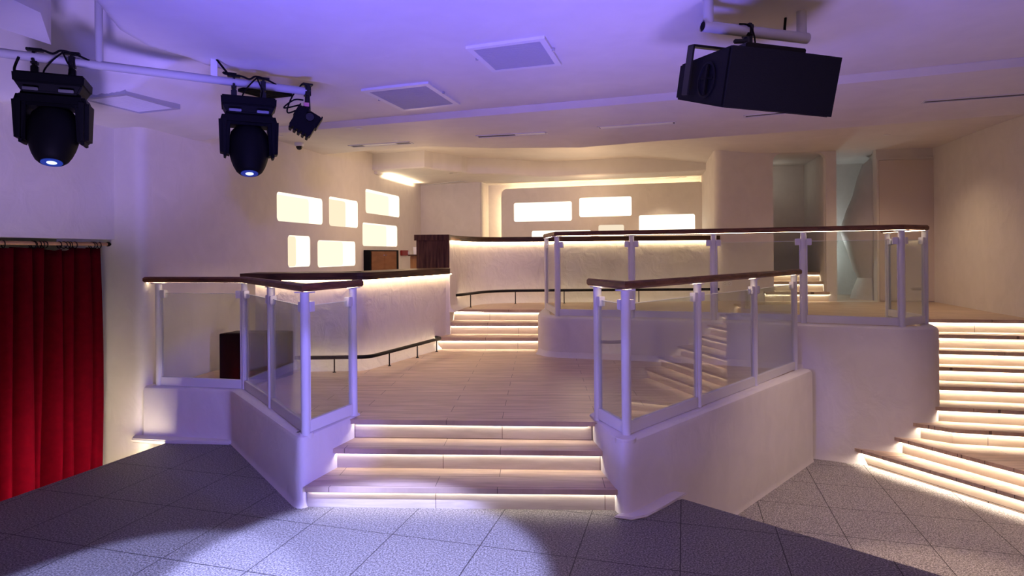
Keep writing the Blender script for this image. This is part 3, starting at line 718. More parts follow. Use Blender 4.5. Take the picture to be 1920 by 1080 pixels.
# ------------------------------------------------------------------ curtain
t = thing('curtain', 'dark red velvet stage curtain hanging on black rings', 'curtain', (*cw(1.0, .1), L))
bm = NB(); NXc, NZc = 420, 30; rows = []
ztop = 1.905
GRV = [(.20, .024, .10), (.345, .034, .15), (.47, .02, .09), (.60, .055, .21), (.76, .026, .12), (.93, .034, .15), (1.06, .02, .09), (1.2, .034, .14), (1.38, .026, .11), (1.55, .034, .14), (1.75, .026, .12), (1.95, .034, .13)]
def fold(k, s):
    a = .028 * math.sin(k * 13 + .9 * math.sin(k * 5)) + .01 * math.sin(k * 41 + 3 * s)
    for c, w_, d_ in GRV:
        a += d_ * math.exp(-((k - c - .012 * math.sin(3 * s + c * 20)) / (w_ * (.8 + .5 * s))) ** 2)
    return a * (.7 + .3 * s) + .02
for j in range(NZc + 1):
    s = j / NZc; r = []
    for i in range(NXc + 1):
        k = .085 + 2.1 * i / NXc
        k2 = k - .02 * math.sin(s * PI) * math.exp(-((k - .085) / .2) ** 2) - .018 * s * math.exp(-((k - .085) / .2) ** 2)
        top = ztop - .03 * math.exp(-((k - .545) / .035) ** 2) - .022 * math.exp(-((k - .46) / .03) ** 2) - .012 * abs(math.sin(k * 17))
        x, y = cw(k2, .055 + fold(k, s)); r.append(bm.verts.new((x, y, top + (L + .01 - top) * s)))
    rows.append(r)
for a, b in zip(rows, rows[1:]):
    for i in range(NXc): bm.faces.new((a[i], a[i + 1], b[i + 1], b[i]))
cl = obj('cloth', bm, VEL, t, 2.)
md = cl.modifiers.new('thick', 'SOLIDIFY'); md.thickness = .006
rodz = 1.937
for k in (.13, .19, .215, .40, .445, .475, .515, .56, .70, .725, .75, .80, .815, 1.07, 1.3, 1.5, 1.75, 2.0):
    bm = NB(); c = Vector((*cw(k, .05), rodz - .012)); e1 = Vector((-.979, .205, 0)); pts = []
    kk = Vector((-.205, -.979, 0)) * .3 * math.sin(k * 40)
    for q in range(17):
        a = 2 * PI * q / 16; pts.append(c + (e1 + kk) * .031 * math.cos(a) + Vector((0, 0, .031 * math.sin(a))))
    tube(bm, pts, .004, 6, False); obj('ring', bm, BLACK, t, 1.5)
t = thing('curtain_rod', 'round wooden curtain rod under the white lintel', 'curtain rod', (*cw(1, .05), rodz))
bm = NB(); tube(bm, [(*cw(.045, .05), rodz), (*cw(2.2, .05), rodz)], .017, 14); obj('rod', bm, PINE, t, .8)
bm = NB(); a = Vector((*cw(.045, .05), rodz)); b = Vector((*cw(.0, .05), rodz)); tube(bm, [a, a + (b - a) * .3, a + (b - a) * .6, b], [.021, .024, .022, .012], 14); obj('finial', bm, BLACK, t, .8)
# warm strip below the platform edge, washing the curtain foot
bm = NB(); p0, p1 = Vector(EDGE_L0), Vector(EDGE_L1); d = (p1 - p0).normalized(); n = Vector((d.y, -d.x)); n = n if n.x < 0 else -n
a, b = p0 + d * .05 + n * (.0), p0 + d * 2.9
a -= n * .01; b -= n * .01
prism(bm, [tuple(a), tuple(b), tuple(b + n * .015), tuple(a + n * .015)], -.075, -.055)
tag(obj('edge_light', bm, LED_P), 'warm light strip under the granite edge facing the red curtain', 'light')

# ------------------------------------------------------------------ black cube
bm = NB(); prism(bm, [(-3.16, 6.60), (-2.53, 6.52), (-2.43, 6.80), (-3.08, 6.86)], M, .972, .006)
t = thing('black_cube', 'black painted cube standing behind the glass next to the lower bar', 'cube', (-2.85, 6.65, M))
obj('shell', bm, BLACK2, t)
bm = NB(); prism(bm, [(-3.10, 6.63), (-2.56, 6.56), (-2.47, 6.79), (-3.03, 6.83)], .972, .978, .002); obj('top_pad', bm, simple('dark_grey_pad', (.03, .028, .03), .5), t)

# ------------------------------------------------------------------ things behind the bar
t = thing('wall_cabinet', 'black-framed cabinet with brown doors under the glowing niches', 'cabinet', (*wl(5.6), M))
def W3(tt, n, z): p = wl(tt); return Vector((p[0] + Nw.x * n, p[1] + Nw.y * n, z))
def wbox(bm, t0, t1, n0, n1, z0, z1, bev=0.):
    hexa(bm, [W3(t0, n0, z0), W3(t1, n0, z0), W3(t1, n1, z0), W3(t0, n1, z0), W3(t0, n0, z1), W3(t1, n0, z1), W3(t1, n1, z1), W3(t0, n1, z1)], bev)
bm = NB(); wbox(bm, 4.95, 6.28, .002, .13, M, 1.885, .004); obj('body', bm, BLACK2, t)
for a, b in ((5.0, 5.57), (5.58, 6.14)):
    bm = NB(); wbox(bm, a, b, .125, .142, M + .05, 1.862, .002); d_ = obj('door', bm, BROWNP, t)
    bm = NB(); k = b - .05 if a < 5.2 else a + .05; box(bm, W3(k, .15, 1.79), (.02, .02, .02), None, .004); obj('knob', bm, CHROME, d_)
t = thing('fire_alarm', 'small red fire alarm call point on the wall by the brown cabinet', 'alarm', W3(6.82, .03, 1.83))
bm = NB(); wbox(bm, 6.67, 7.02, .002, .05, 1.775, 1.885, .006); obj('housing', bm, REDP, t)
bm = NB(); wbox(bm, 6.98, 7.10, .002, .09, 1.80, 1.86, .008); obj('sounder', bm, WHITEP, t)
t = thing('side_cabinet', 'honey-coloured wooden cabinet with dark top tucked behind the walnut end panel', 'cabinet', (-1.4, 10.6, M))
bm = NB(); prism(bm, [(-1.735, 10.45), (-1.35, 10.45), (-1.35, 10.85), (-1.735, 10.85)], M, 1.775, .004); obj('carcass', bm, HONEY, t)
bm = NB(); prism(bm, [(-1.77, 10.42), (-1.33, 10.42), (-1.33, 10.87), (-1.77, 10.87)], 1.775, 1.80, .004); obj('top', bm, DARKW, t)
bm = NB(); lathe(bm, [(.03, 0), (.036, .06), (.04, .13), (.036, .13), (.03, .02), (0, .02)], 20, Matrix.Translation((-1.67, 10.6, 1.80)))
tag(obj('cup', bm, WHITEP, None, .8), 'white cup on the honey-coloured cabinet behind the bar', 'cup')

# socket on the pier
t = thing('power_socket', 'white double power socket low on the plaster pier past the bar end', 'socket', at(1363, 531.5, 10.58))
d2 = (Vector(PW[2]) - Vector(PW[1])).normalized(); sang = math.atan2(d2.y, d2.x)
c = at(1363, 531.5, 10.50)
a_, b_ = ray(1363, 531.5); s_ = (a_ * PW[1][1] - PW[1][0]) / (d2.x - a_ * d2.y); c = Vector((PW[1][0] + d2.x * s_, PW[1][1] + d2.y * s_, 0)); c.z = H_EYE - b_ * c.y
Rs = Matrix.Rotation(sang, 3, 'Z'); nrm = Rs @ Vector((0, -1, 0))
bm = NB(); box(bm, c + nrm * .006, (.15, .012, .078), Rs, .003); obj('plate', bm, WHITEP, t)
for s_ in (-.036, .036):
    bm = NB(); lathe(bm, [(.022, 0), (.022, .002), (.019, .002), (.017, -.0), (0, -.0)], 20, Matrix.Translation(c + nrm * .0115 + Rs @ Vector((s_, 0, 0))) @ Rs.to_4x4() @ Matrix.Rotation(PI / 2, 4, 'X')); obj('outlet', bm, simple('socket_grey', (.55, .53, .5), .4), t, .8)

# ------------------------------------------------------------------ ceiling fittings
def low_z(px, py):
    z = 3.05
    while z < 3.4:
        if zc(*gr(px, py, z)) - z < .05: break
        z += .004
    return z
def vent(label, corners, zz, group, m=WHITE, gm=None, knobs=True, ny=26):
    """corners: photo points of the frame: near-left, near-right, far-right, far-left"""
    gm = gm or VGRI; P = []
    for i, (x, y) in enumerate(corners):
        z_ = on_ceiling(x, y, zz) if zz != 'low' else low_z(x, y)
        P.append(Vector((*gr(x, y, z_), z_)))
    ctr = sum(P, Vector()) / 4
    t = thing('ceiling_vent', label, 'air vent', ctr, group)
    def Q(u, v, dz=0.):
        p = (P[0] * (1 - u) + P[1] * u) * (1 - v) + (P[3] * (1 - u) + P[2] * u) * v; return p + Vector((0, 0, dz))
    bm = NB(); e = .075
    for (u0, u1, v0, v1) in ((0, 1, 0, e), (0, 1, 1 - e, 1), (0, e, e, 1 - e), (1 - e, 1, e, 1 - e)):
        hexa(bm, [Q(u0, v0), Q(u1, v0), Q(u1, v1), Q(u0, v1), Q(u0, v0, .12), Q(u1, v0, .12), Q(u1, v1, .12), Q(u0, v1, .12)])
    obj('frame', bm, m, t)
    bm = NB()
    for k in range(ny):
        v = e + (1 - 2 * e) * (k + .15) / ny; w = (1 - 2 * e) / ny * .7
        hexa(bm, [Q(e, v, .002), Q(1 - e, v, .002), Q(1 - e, v + w, .002), Q(e, v + w, .002), Q(e, v, .010), Q(1 - e, v, .010), Q(1 - e, v + w, .010), Q(e, v + w, .010)])
    obj('grille', bm, gm, t)
    bm = NB(); hexa(bm, [Q(e, e, .011), Q(1 - e, e, .011), Q(1 - e, 1 - e, .011), Q(e, 1 - e, .011), Q(e, e, .1), Q(1 - e, e, .1), Q(1 - e, 1 - e, .1), Q(e, 1 - e, .1)]); obj('backing', bm, simple('vent_backing', (.18, .18, .2), .7) if gm is not GREYM else BLACK, t)
    if knobs:
        for u in (-.012, 1.012):
            bm = NB(); c = Q(u, .42, -.004); lathe(bm, [(.012, 0), (.012, .02)], 12, Matrix.Translation(c)); obj('latch', bm, GREYM, t)
    return t
VG = 'square air vents in the front ceiling'
vent('square ceiling air vent closest to the hanging loudspeaker', [(873, 92), (1021, 72), (1053, 123), (924, 136)], .022, VG)
vent('square ceiling air vent between the loudspeaker and the second moving-head lamp', [(677, 171), (803, 157), (863, 197), (755, 209)], .022, VG)
vent('grey slatted ceiling vent just behind the moving-head lamp near the curtain', [(150, 186), (235, 176), (338, 205), (262, 213)], 'low', VG, GREYM, WHITE, False, 20)
vent('dark open ceiling grille tucked behind the lamp cluster at the pipe end', [(446, 172), (490, 166), (548, 181), (500, 186)], [.03][0], None, BLACK, BLACK, False, 8)
def slot(label, px0, px1, z, pxw, light, group, dz=.0):
    """slot diffuser: near/far end points of its centreline, width, lit fraction"""
    a = Vector((*gr(*px0, z), z)); b = Vector((*gr(*px1, z), z)); e = (b - a).normalized(); n = Vector((-e.y, e.x, 0)); w = pxw
    t = thing('slot_diffuser', label, 'air vent', (a + b) / 2, group)
    def bx(bm, s0, s1, n0, n1, z0, z1):
        q = [a + e * s0 + n * n0, a + e * s1 + n * n0, a + e * s1 + n * n1, a + e * s0 + n * n1]
        hexa(bm, [p + Vector((0, 0, z0)) for p in q] + [p + Vector((0, 0, z1)) for p in q])
    Ln = (b - a).length
    bm = NB(); bx(bm, 0, Ln, -w, -w + .018, -.008, .02); bx(bm, 0, Ln, w - .018, w, -.008, .02); bx(bm, 0, .018, -w, w, -.008, .02); bx(bm, Ln - .018, Ln, -w, w, -.008, .02); obj('frame', bm, WHITE, t)
    bm = NB(); bx(bm, .018, Ln - .018, -w + .018, w - .018, -.002, .01); obj('slot', bm, simple('slot_shadow_grey', (.05, .05, .055), .6), t)
    if light:
        bm = NB(); bx(bm, Ln * light[0], Ln * light[1], -w + .02, w - .02, -.005, .008); obj('blade', bm, WHITEP, t)
SG = 'slot diffusers in the soffit'
slot('slot air diffuser in front of the boxed bulkhead by the bar wall', (657, 274), (772, 267), Z2, .075, (.22, .75), SG)
slot('slot air diffuser above the middle of the bar area, one nearer the bar wall', (894, 256), (1026, 249), Z2, .07, (.55, .97), SG)
slot('slot air diffuser partly lit white, nearest the hanging loudspeaker', (1121, 239.5), (1268, 229.5), Z2, .07, (0.03, .96), SG)
slot('slot air diffuser half hidden behind the hanging loudspeaker', (1395, 218), (1500, 208), Z2, .06, None, SG)
slot('long slot air diffuser over the tall lit staircase', (1729, 191), (1960, 173.5), Z2, .06, None, SG)
SB = 'thin slot diffusers over the upper bar'
slot('thin slot diffuser over the bar corner, up against the plain back wall', (800, 346.5), (873, 339), ZB, .05, None, SB)
slot('thin slot diffuser above the far panel, closest to the lit niche edge', (955, 346.8), (1038, 344.3), ZB, .04, None, SB)
slot('thin slot diffuser centred above the far glowing panels', (1070, 343), (1158, 339), ZB, .04, None, SB)
slot('thin slot diffuser above the far panel next to the plaster pier', (1193, 337), (1287, 331.5), ZB, .04, None, SB)
def downlight(label, px, py, z, r=.04, em=True, group='recessed downlights'):
    c = Vector((*gr(px, py, z), z)); t = thing('downlight', label, 'downlight', c, group)
    bm = NB(); lathe(bm, [(r, -.006), (r, .012), (r * .62, .012), (r * .62, -.004)], 20, Matrix.Translation(c)); obj('trim_ring', bm, WHITEP, t, .6)
    bm = NB(); lathe(bm, [(r * .6, -.004), (r * .6, -.001)], 16, Matrix.Translation(c)); obj('lamp', bm, SPOT_E if em else simple('unlit_lamp', (.4, .38, .36), .3), t)
    return c
dl = [downlight('recessed downlight in the soffit close to the front step of the ceiling', 673, 240.5, Z2, .042),
      downlight('recessed downlight touching the slot diffuser by the bulkhead', 741.5, 263.5, Z2, .042),
      downlight('unlit downlight beside the dome camera', 525, 254.5, Z2, .04, False),
      downlight('recessed downlight over the flush door and alcove', 1663, 253, 3.45, .045),
      downlight('tiny downlight over the bar in front of the plain back wall', 859.5, 326.5, ZB, .03),
      downlight('tiny downlight above the far panel close to the pier', 1238, 326.5, ZB, .03)]
cc = Vector((*gr(561, 268, Z2), Z2))
t = thing('dome_camera', 'white dome security camera on the ceiling next to the bar wall', 'security camera', cc)
bm = NB(); lathe(bm, [(.062, 0), (.066, -.02), (.058, -.04), (.045, -.05), (0, -.05)], 28, Matrix.Translation(cc)); obj('base', bm, WHITEP, t, .8)
bm = NB(); lathe(bm, [(.045, -.05)] + [(.045 * math.cos(a), -.05 - .05 * math.sin(a)) for a in (.3, .6, .9, 1.2, 1.45)] + [(0, -.1)], 28, Matrix.Translation(cc)); obj('dome', bm, SMOKE, t, .8)

# ------------------------------------------------------------------ lighting pipe and stage lamps
ZP = 3.28
pa = Vector((*gr(0, 99, ZP), ZP)); pb = Vector((*gr(580, 172, ZP), ZP)); pe = (pb - pa).normalized()
def on_pipe(px):
    a = ray(px, 130)[0]; s = (a * pa.y - pa.x) / (pe.x - a * pe.y); return pa + pe * s
t = thing('lighting_pipe', 'white steel pipe under the ceiling carrying the black stage lamps', 'pipe', pa)
bm = NB(); tube(bm, [pa - pe * 1.2, pb], .034, 16); obj('pipe', bm, PIPEW, t, .8)
q = on_pipe(186); bm = NB(); tube(bm, [q, (q.x, q.y, zc(q.x, q.y) + .02)], .027, 14); obj('drop_tube', bm, PIPEW, t, .8)
q = on_pipe(401); bm = NB(); box(bm, q + Vector((0, 0, .10)), (.05, .035, .22), Matrix.Rotation(.5, 3, 'Z'), .003); obj('bracket', bm, WHITE, t)
PANG = math.atan2(pe.y, pe.x)

def moving_head():
    t = thing('moving_head_light', 'black moving-head stage lamp hanging nearest the red curtain', 'stage light', (0, 0, 0), 'moving-head lamps on the pipe')
    # local: origin on the pipe axis, x along the pipe
    bm = NB()
    def taper(z0, z1, w0, w1, d0, d1, bev=.012):
        hexa(bm, [(-w0 / 2, -d0 / 2, z0), (w0 / 2, -d0 / 2, z0), (w0 / 2, d0 / 2, z0), (-w0 / 2, d0 / 2, z0), (-w1 / 2, -d1 / 2, z1), (w1 / 2, -d1 / 2, z1), (w1 / 2, d1 / 2, z1), (-w1 / 2, d1 / 2, z1)], bev)
    taper(-.235, -.150, .46, .47, .34, .34)
    taper(-.30, -.225, .37, .45, .26, .32)
    taper(-.152, -.138, .30, .28, .2, .18, .003)
    obj('base', bm, BLACK, t)
    for s in (-1, 1):
        bm = NB(); box(bm, (s * .115, -.171, -.285), (.10, .012, .025), Matrix.Rotation(.5, 3, 'X'), .003); obj('display_window', bm, simple('grey_window', (.03, .03, .035), .35), t)
        bm = NB(); box(bm, (s * .125, 0, -.11), (.05, .05, .09), None, .006); box(bm, (s * .125, 0, -.01), (.045, .085, .11), None, .012); box(bm, (s * .125, 0, .062), (.11, .05, .022), None, .003)
        tube(bm, [(s * .125, -.06, -.03), (s * .125, .06, -.03)], .012, 10)
        obj('clamp', bm, BLKMET, t)
    bm = NB()
    for s in (-1, 1):
        hexa(bm, [(s * .17, -.12, -.70), (s * .245, -.10, -.68), (s * .245, .10, -.68), (s * .17, .12, -.70), (s * .155, -.14, -.32), (s * .255, -.13, -.33), (s * .255, .13, -.33), (s * .155, .14, -.32)], .03)
    hexa(bm, [(-.25, -.13, -.40), (.25, -.13, -.40), (.25, .13, -.40), (-.25, .13, -.40), (-.22, -.12, -.29), (.22, -.12, -.29), (.22, .12, -.29), (-.22, .12, -.29)], .025)
    obj('yoke', bm, BLACK, t)
    bm = NB()
    TL = Matrix.Translation((0, 0, -.56)) @ Matrix.Rotation(math.radians(-17), 4, 'X') @ Matrix.Translation((0, 0, .56))
    lathe(bm, [(0, -.375), (.07, -.385), (.125, -.415), (.158, -.46), (.170, -.53), (.174, -.60), (.168, -.67), (.155, -.73), (.136, -.785), (.113, -.83), (.09, -.852), (.078, -.856), (.074, -.85), (0, -.85)], 40, TL)
    hd = obj('lamp_head', bm, BLACK, t, .6)
    bm = NB(); lathe(bm, [(0, -.862), (.03, -.860), (.05, -.852), (.05, -.848), (0, -.848)], 28, TL); obj('lens', bm, LENS_E, hd, .8)
    bm = NB(); lathe(bm, [(.074, -.858), (.074, -.848), (.05, -.848), (.05, -.853)], 28, TL); obj('lens_ring', bm, simple('blue_lens_ring', (.05, .16, .5), .2), hd, .8)
    return t
def cable(bm, pts, r=.006): 
    P = [Vector(p) for p in pts]; out = []
    for i in range(len(P) - 1):
        p0, p1, p2, p3 = P[max(i - 1, 0)], P[i], P[i + 1], P[min(i + 2, len(P) - 1)]
        for k in range(8):
            s = k / 8; out.append(.5 * ((2 * p1) + (p2 - p0) * s + (2 * p0 - 5 * p1 + 4 * p2 - p3) * s * s + (3 * p1 - p0 - 3 * p2 + p3) * s ** 3))
    out.append(P[-1]); tube(bm, out, r, 8)
mh = moving_head()
def place(o, p, scale=1.):
    o.location = p; o.rotation_euler = (0, 0, PANG - .12); o.scale = (scale,) * 3
m1 = mh; place(m1, on_pipe(101), .92)
m2 = copy_tree(mh); place(m2, on_pipe(466), .92)
m2['label'] = 'black moving-head stage lamp hanging closest to the small floodlight at the pipe end'
for nm, pxa, lab in (('power_cable', 101, 'black cables looping over the pipe at the moving-head lamp nearest the curtain'), ('power_cable', 466, 'black cables looping over the pipe at the moving-head lamp by the floodlight')):
    q = on_pipe(pxa); zz = Vector((0, 0, 1)); n = Vector((pe.y, -pe.x, 0))
    bm = NB()
    cable(bm, [q - pe * .14 + zz * .05 + n * .04, q - pe * .06 + zz * .045 + n * .05, q + pe * .0 + zz * .03 + n * .05, q + pe * .05 + zz * .06 + n * .05, q + pe * .13 + zz * .05 + n * .04, q + pe * .22 + zz * .02 + n * .02], .008)
    cable(bm, [q + pe * .06 + zz * .05 + n * .05, q + pe * .0 + n * .06 - zz * .02, q - pe * .05 - zz * .10 + n * .06, q - pe * .06 - zz * .15 + n * .02], .006)
    cable(bm, [q + pe * .06 + zz * .045 + n * .05, q + pe * .085 + n * .06 - zz * .02, q + pe * .10 - zz * .06 + n * .06, q + pe * .085 - zz * .15 + n * .02], .006)
    if pxa == 466:
        w = on_pipe(401) + zz * .2
        cable(bm, [w, w + pe * .05 - zz * .08 + n * .04, w + pe * .10 - zz * .15 + n * .05, q - pe * .2 + zz * .06 + n * .04, q - pe * .1 + zz * .06 + n * .04], .009)
    else:
        cable(bm, [q - pe * .20 - zz * .02 + n * .03, q - pe * .23 - zz * .10, q - pe * .22 - zz * .17], .009)
    tag(obj(nm, bm, BLACK, None, 1.), lab, 'cable')
# small floodlight at the pipe's end
q = on_pipe(576); t = thing('flood_light', 'small black floodlight tilted on the end of the white pipe', 'stage light', q)
bm = NB(); box(bm, q + Vector((0, 0, 0)), (.05, .09, .11), Matrix.Rotation(PANG, 3, 'Z'), .012); box(bm, q + Vector((0, 0, .06)), (.09, .05, .02), Matrix.Rotation(PANG, 3, 'Z'), .003); obj('clamp', bm, BLKMET, t)
bm = NB(); tube(bm, [q - Vector((0, 0, .05)), q - Vector((0, 0, .2))], [.022, .03], 12); obj('stem', bm, BLKMET, t, .8)
Rf = Matrix.Rotation(.35, 3, 'Z') @ Matrix.Rotation(math.radians(30), 3, 'Y')
fc = at(572, 229, q.y)
bm = NB(); box(bm, fc, (.20, .15, .20), Rf, .006)
for k in range(5): box(bm, fc + Rf @ Vector((-.08 + .04 * k, 0, -.11)), (.022, .15, .03), Rf, .002)
for k in (-1, 1): box(bm, fc + Rf @ Vector((k * .106, 0, .05)), (.012, .16, .12), Rf, .002)
obj('lamp_body', bm, BLACK, t)
bm = NB(); tube(bm, [fc + Rf @ Vector((0, -.08, .07)), q - Vector((0, 0, .16))], .02, 10); tube(bm, [fc + Rf @ Vector((.02, -.12, .04)), fc + Rf @ Vector((.02, .12, .04))], .035, 16); obj('bracket', bm, BLKMET, t, .8)
bm = NB(); box(bm, q - Vector((0, .03, .125)), (.045, .02, .035), Matrix.Rotation(PANG, 3, 'Z'), .002); obj('label_tape', bm, simple('pink_white_tape', (.7, .25, .3), .5), t)
bm = NB(); cable(bm, [q + Vector((-.03, -.04, .06)), q + Vector((-.12, -.05, -.06)), q + Vector((-.16, -.05, -.2)), fc + Rf @ Vector((-.07, -.05, .11))], .007)
cable(bm, [q + Vector((-.02, -.05, -.09)), q + Vector((-.10, -.06, -.09)), q + Vector((-.19, -.06, -.16)), fc + Rf @ Vector((-.11, -.04, .10))], .007); obj('lead', bm, BLACK, t, 1.)

# ------------------------------------------------------------------ loudspeaker
SPC = Vector((1.65892, 3.72638, 2.84327)); SR = Euler((.22035, .05261, .18223)).to_matrix(); SW, SH, SD, SQ = .74, .364, .699, .651
t = thing('loudspeaker', 'large black loudspeaker hanging sideways under the ceiling', 'loudspeaker', SPC)
def S3(x, y, z): return SPC + SR @ Vector((x, y, z))
bm = NB(); hw, hh = SW / 2, SH / 2
hexa(bm, [S3(-hw, .02, -hh), S3(hw, .02, -hh), S3(hw * .96, SD, -hh * SQ), S3(-hw, SD, -hh * SQ), S3(-hw, .02, hh), S3(hw, .02, hh), S3(hw * .96, SD, hh * SQ), S3(-hw, SD, hh * SQ)], .012)
obj('cabinet', bm, BLACK2, t)
bm = NB()
gp = []
for k in range(9):
    x = -hw + .006 + (SW - .012) * k / 8; b_ = .018 * (1 - (2 * k / 8 - 1) ** 2); gp.append((x, -b_))
lo = [bm.verts.new(S3(x, y, -hh + .004)) for x, y in gp]; hi = [bm.verts.new(S3(x, y, hh - .004)) for x, y in gp]
lb_ = [bm.verts.new(S3(x, .021, -hh + .004)) for x, y in gp]; hb_ = [bm.verts.new(S3(x, .021, hh - .004)) for x, y in gp]
for k in range(8):
    bm.faces.new((lo[k], lo[k + 1], hi[k + 1], hi[k])); bm.faces.new((hi[k], hi[k + 1], hb_[k + 1], hb_[k])); bm.faces.new((lo[k], lb_[k], lb_[k + 1], lo[k + 1]))
bm.faces.new((lo[0], hi[0], hb_[0], lb_[0])); bm.faces.new((lo[-1], lb_[-1], hb_[-1], hi[-1]))
obj('grille', bm, GRILLE, t, .6)
hm = Matrix.Translation(S3(-hw - .002, .26, -.01)) @ SR.to_4x4() @ Matrix.Rotation(-PI / 2, 4, 'Y')
bm = NB(); lathe(bm, [(.115, -.01), (.115, .006), (.10, .008), (.092, -.008), (0, -.008)], 32, hm); hp_ = obj('handle_cup', bm, simple('dark_cup', (.004, .004, .006), .6, 0, .1), t, .6)
bm = NB(); box(bm, S3(-hw - .012, .25, -.01), (.014, .028, .19), SR, .004); box(bm, S3(-hw - .008, .25, .0), (.006, .16, .012), SR, .002); obj('handle_bar', bm, BLACK, hp_)
bm = NB(); xb = -hw - .03
hexa(bm, [S3(xb - .012, .43, -.10), S3(xb, .43, -.10), S3(xb, .52, -.10), S3(xb - .012, .52, -.10), S3(xb - .012, .43, .225), S3(xb, .43, .225), S3(xb, .52, .225), S3(xb - .012, .52, .225)], .003)
hexa(bm, [S3(xb - .012, .43, .21), S3(hw + .0, .43, .21), S3(hw + .0, .52, .21), S3(xb - .012, .52, .21), S3(xb - .012, .43, .225), S3(hw, .43, .225), S3(hw, .52, .225), S3(xb - .012, .52, .225)], .003)
xe = hw + .03
obj('yoke_bracket', bm, BLKMET, t)
bm = NB(); hexa(bm, [S3(-.27, .02, hh - .01), S3(.13, .02, hh - .01), S3(.13, .25, hh - .03), S3(-.27, .25, hh - .03), S3(-.27, .02, hh + .028), S3(.13, .02, hh + .028), S3(.13, .25, hh + .0), S3(-.27, .25, hh + .0)], .006); obj('mounting_plate', bm, BLKMET, t)
# its pipe
ZS = 3.27
sa = Vector((*gr(1317, 49, ZS), ZS)); sb = Vector((*gr(1512, 72, ZS), ZS)); se = (sb - sa).normalized()
tp = thing('speaker_pipe', 'white steel pipe on two drop tubes holding the loudspeaker', 'pipe', sa)
bm = NB(); tube(bm, [sa, sb], .036, 20, False); tube(bm, [sb, sa], .031, 20, False)
for k, (p, s) in enumerate(((sb, 1),)): tube(bm, [p, p + se * .006], .036, 20)
obj('pipe', bm, PIPEW, tp, .8)
bm = NB(); tube(bm, [sa + se * .004, sa + se * .008], .0308, 20); obj('pipe_mouth_shade', bm, BLACK, tp)  # black disc painted in for the dark hollow of the pipe
for p in (sa + se * .045, sb - se * .04):
    bm = NB(); tube(bm, [p, (p.x, p.y, zc(p.x, p.y) + .03)], .033, 16); obj('drop_tube', bm, PIPEW, tp, .8)
# clamp between pipe and speaker
k_ = (ray(1402, 60)[0] * sa.y - sa.x) / (se.x - ray(1402, 60)[0] * se.y); cpx = sa + se * k_
bm = NB(); box(bm, cpx, (.05, .09, .095), Matrix.Rotation(math.atan2(se.y, se.x), 3, 'Z'), .014); tube(bm, [cpx - Vector((0, 0, .04)), cpx - Vector((0, 0, .14))], .03, 12); box(bm, cpx - Vector((.06, .03, .075)), (.09, .03, .025), None, .006); box(bm, cpx - Vector((0, 0, .13)), (.13, .06, .02), None, .004)
obj('clamp', bm, BLKMET, t)
bm = NB(); n = Vector((se.y, -se.x, 0)); cable(bm, [cpx - se * .09 + n * .03 + Vector((0, 0, .03)), cpx - se * .03 + n * .05 + Vector((0, 0, .02)), cpx + se * .0 + n * .06 - Vector((0, 0, .04)), cpx + se * .02 + n * .05 - Vector((0, 0, .12))], .006)
obj('lead', bm, BLACK, t, 1.)
w0 = sb - se * .15
bm = NB(); cable(bm, [(w0.x + .05, w0.y + .15, zc(w0.x, w0.y + .15) + .01), (w0.x + .02, w0.y + .10, 3.36), (w0.x, w0.y + .05, 3.28)], .009)
tag(obj('power_cable', bm, BLACK, None, 1.), 'short black cable from the ceiling to the loudspeaker pipe', 'cable')

# ------------------------------------------------------------------ lights
def spot(name, loc, target, col, power, ang, blend=.3, rad=.05):
    l = bpy.data.lights.new(name, 'SPOT'); l.color = col; l.energy = power; l.spot_size = math.radians(ang); l.spot_blend = blend; l.shadow_soft_size = rad
    o = bpy.data.objects.new(name, l); C.objects.link(o); o.location = loc
    o.rotation_euler = (Vector(target) - Vector(loc)).to_track_quat('-Z', 'Y').to_euler(); return o
def point(name, loc, col, power, rad=.05):
    l = bpy.data.lights.new(name, 'POINT'); l.color = col; l.energy = power; l.shadow_soft_size = rad
    o = bpy.data.objects.new(name, l); C.objects.link(o); o.location = loc; return o
BLUE = (.17, .13, 1.); VIO = (.48, .34, 1.)
spot('blue_wash_lamp', (-.7, 2.4, .3), (-.5, 3.8, 3.45), BLUE, 600, 100, .9, .5)
spot('blue_wash_lamp', (-.3, .2, 3.0), (-1.2, 4.8, 3.35), BLUE, 330, 50, .7, .15)
spot('blue_front_lamp', (.1, -.6, .95), (-.35, 4.4, .6), (.20, .16, 1.), 60, 44, .6, .06)
spot('blue_corner_fill', (1.2, .5, 1.7), (-1.5, 4.42, .62), (.24, .2, 1.), 620, 17, .5, .03)  # added narrow spot, brightens the stage-side curb corner and its post
spot('blue_corner_fill', (-2.2, .5, 1.7), (.80, 4.3, .80), (.24, .2, 1.), 260, 12, .6, .03)  # added likewise for the hall-side curb corner
spot('violet_ceiling_fill', (1.6, 2.3, .3), (2.3, 4.2, 3.45), (.40, .28, 1.), 230, 90, .9, .4)  # added spot near the floor, tints the ceiling violet
spot('wash_fill_spot', (-1.7, 1.3, .5), (-4.0, 6.0, 3.55), (.46, .33, 1.), 480, 31, .4, .35)
spot('wash_fill_spot', (1.0, -1.2, 2.6), (.8, 5.6, 1.2), (1., .62, .52), 165, 70, .9, .15)  # unseen pinkish fill, added to lift the front-facing walls
beam = (.42, .46, 1.)
spot('blue_beam_lamp', (-1.2, 2.0, 3.3), (-.93, 3.28, 0), beam, 2200, 35.5, .22, .04)
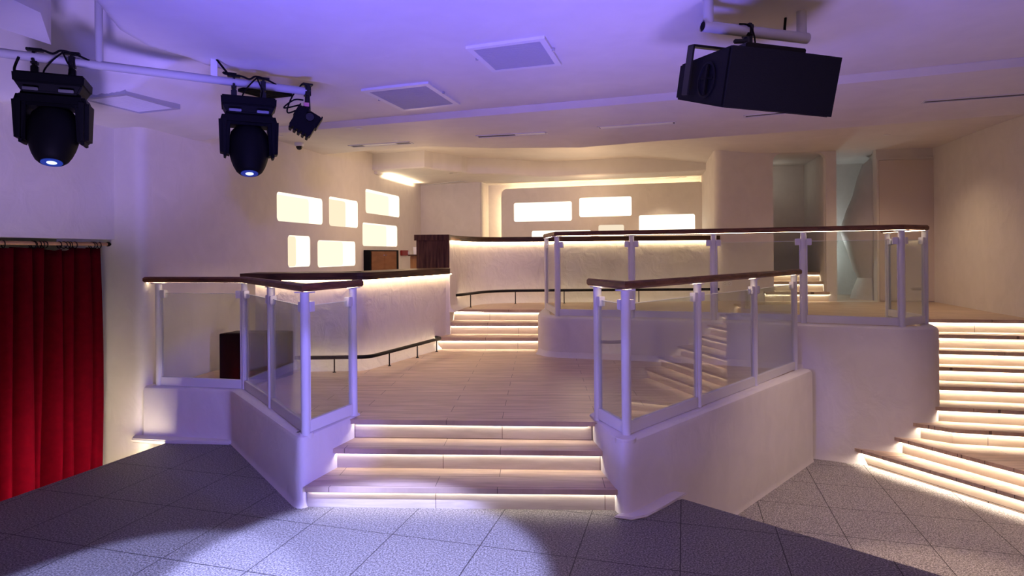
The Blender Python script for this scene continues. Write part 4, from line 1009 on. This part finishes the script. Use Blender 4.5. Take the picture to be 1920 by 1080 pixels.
spot('blue_beam_lamp', (-2.2, 1.6, 3.3), (-2.05, 2.92, 0), beam, 1150, 31, .22, .04)
spot('alcove_blue_lamp', (-1.7, 5.45, 3.05), (4.95, 10.25, 1.05), (.2, .15, 1.), 22, 3.2, .5, .02)
for c in (dl[0], dl[1], dl[4], dl[5]):
    spot('downlight_beam', c - Vector((0, 0, .02)), c - Vector((0, 0, 3)), (1., .76, .50), 42, 90, .8, .02)
spot('downlight_beam', dl[3] - Vector((0, 0, .02)), dl[3] - Vector((0, 0, 3)), (1., .70, .42), 75, 130, 1., .05)
spot('hall_warm_spot', (2.95, 3.9, 3.3), (2.95, 3.95, L), (1., .72, .5), 240, 30, .6, .03)
spot('hall_warm_spot', (3.6, 5.2, 3.35), (3.4, 5.25, L), (1., .72, .56), 190, 66, .9, .05)  # added wide warm fill over the hall, no fitting above it
pc = A3(s2a + .14, 1.25, U + .95); point('cool_room_lamp', pc, (.93, 1., .98), 48, .1)
pc = A3(.7, 1.0, 3.0); point('alcove_lamp', A3(s1a + .3, 1.2, 3.1), (1., .95, .8), .8, .1)
point('bar_warm_fill', (1.2, 11.0, 2.7), (1., .66, .38), 20, .25); point('bar_warm_fill', (1.6, 12.45, 3.0), (1., .66, .38), 6, .2)  # added points without fittings, warm fill around the upper bar
point('bar_warm_fill', (-1.5, 10.2, 2.6), (1., .66, .38), 24, .25)  # another added fill point, towards the bar wall

# ------------------------------------------------------------------ world, view
w = bpy.data.worlds.new('room_world'); sc.world = w; w.use_nodes = True
w.node_tree.nodes['Background'].inputs[0].default_value = (.02, .018, .03, 1); w.node_tree.nodes['Background'].inputs[1].default_value = 1
vs = sc.view_settings; vs.view_transform = 'Standard'; vs.look = 'None'; vs.exposure = .22; vs.gamma = 1; vs.use_curve_mapping = False
cy = sc.cycles
cy.use_denoising = True; cy.max_bounces = 8; cy.diffuse_bounces = 4; cy.glossy_bounces = 4; cy.transparent_max_bounces = 24; cy.sample_clamp_indirect = 4; cy.caustics_reflective = False; cy.caustics_refractive = False
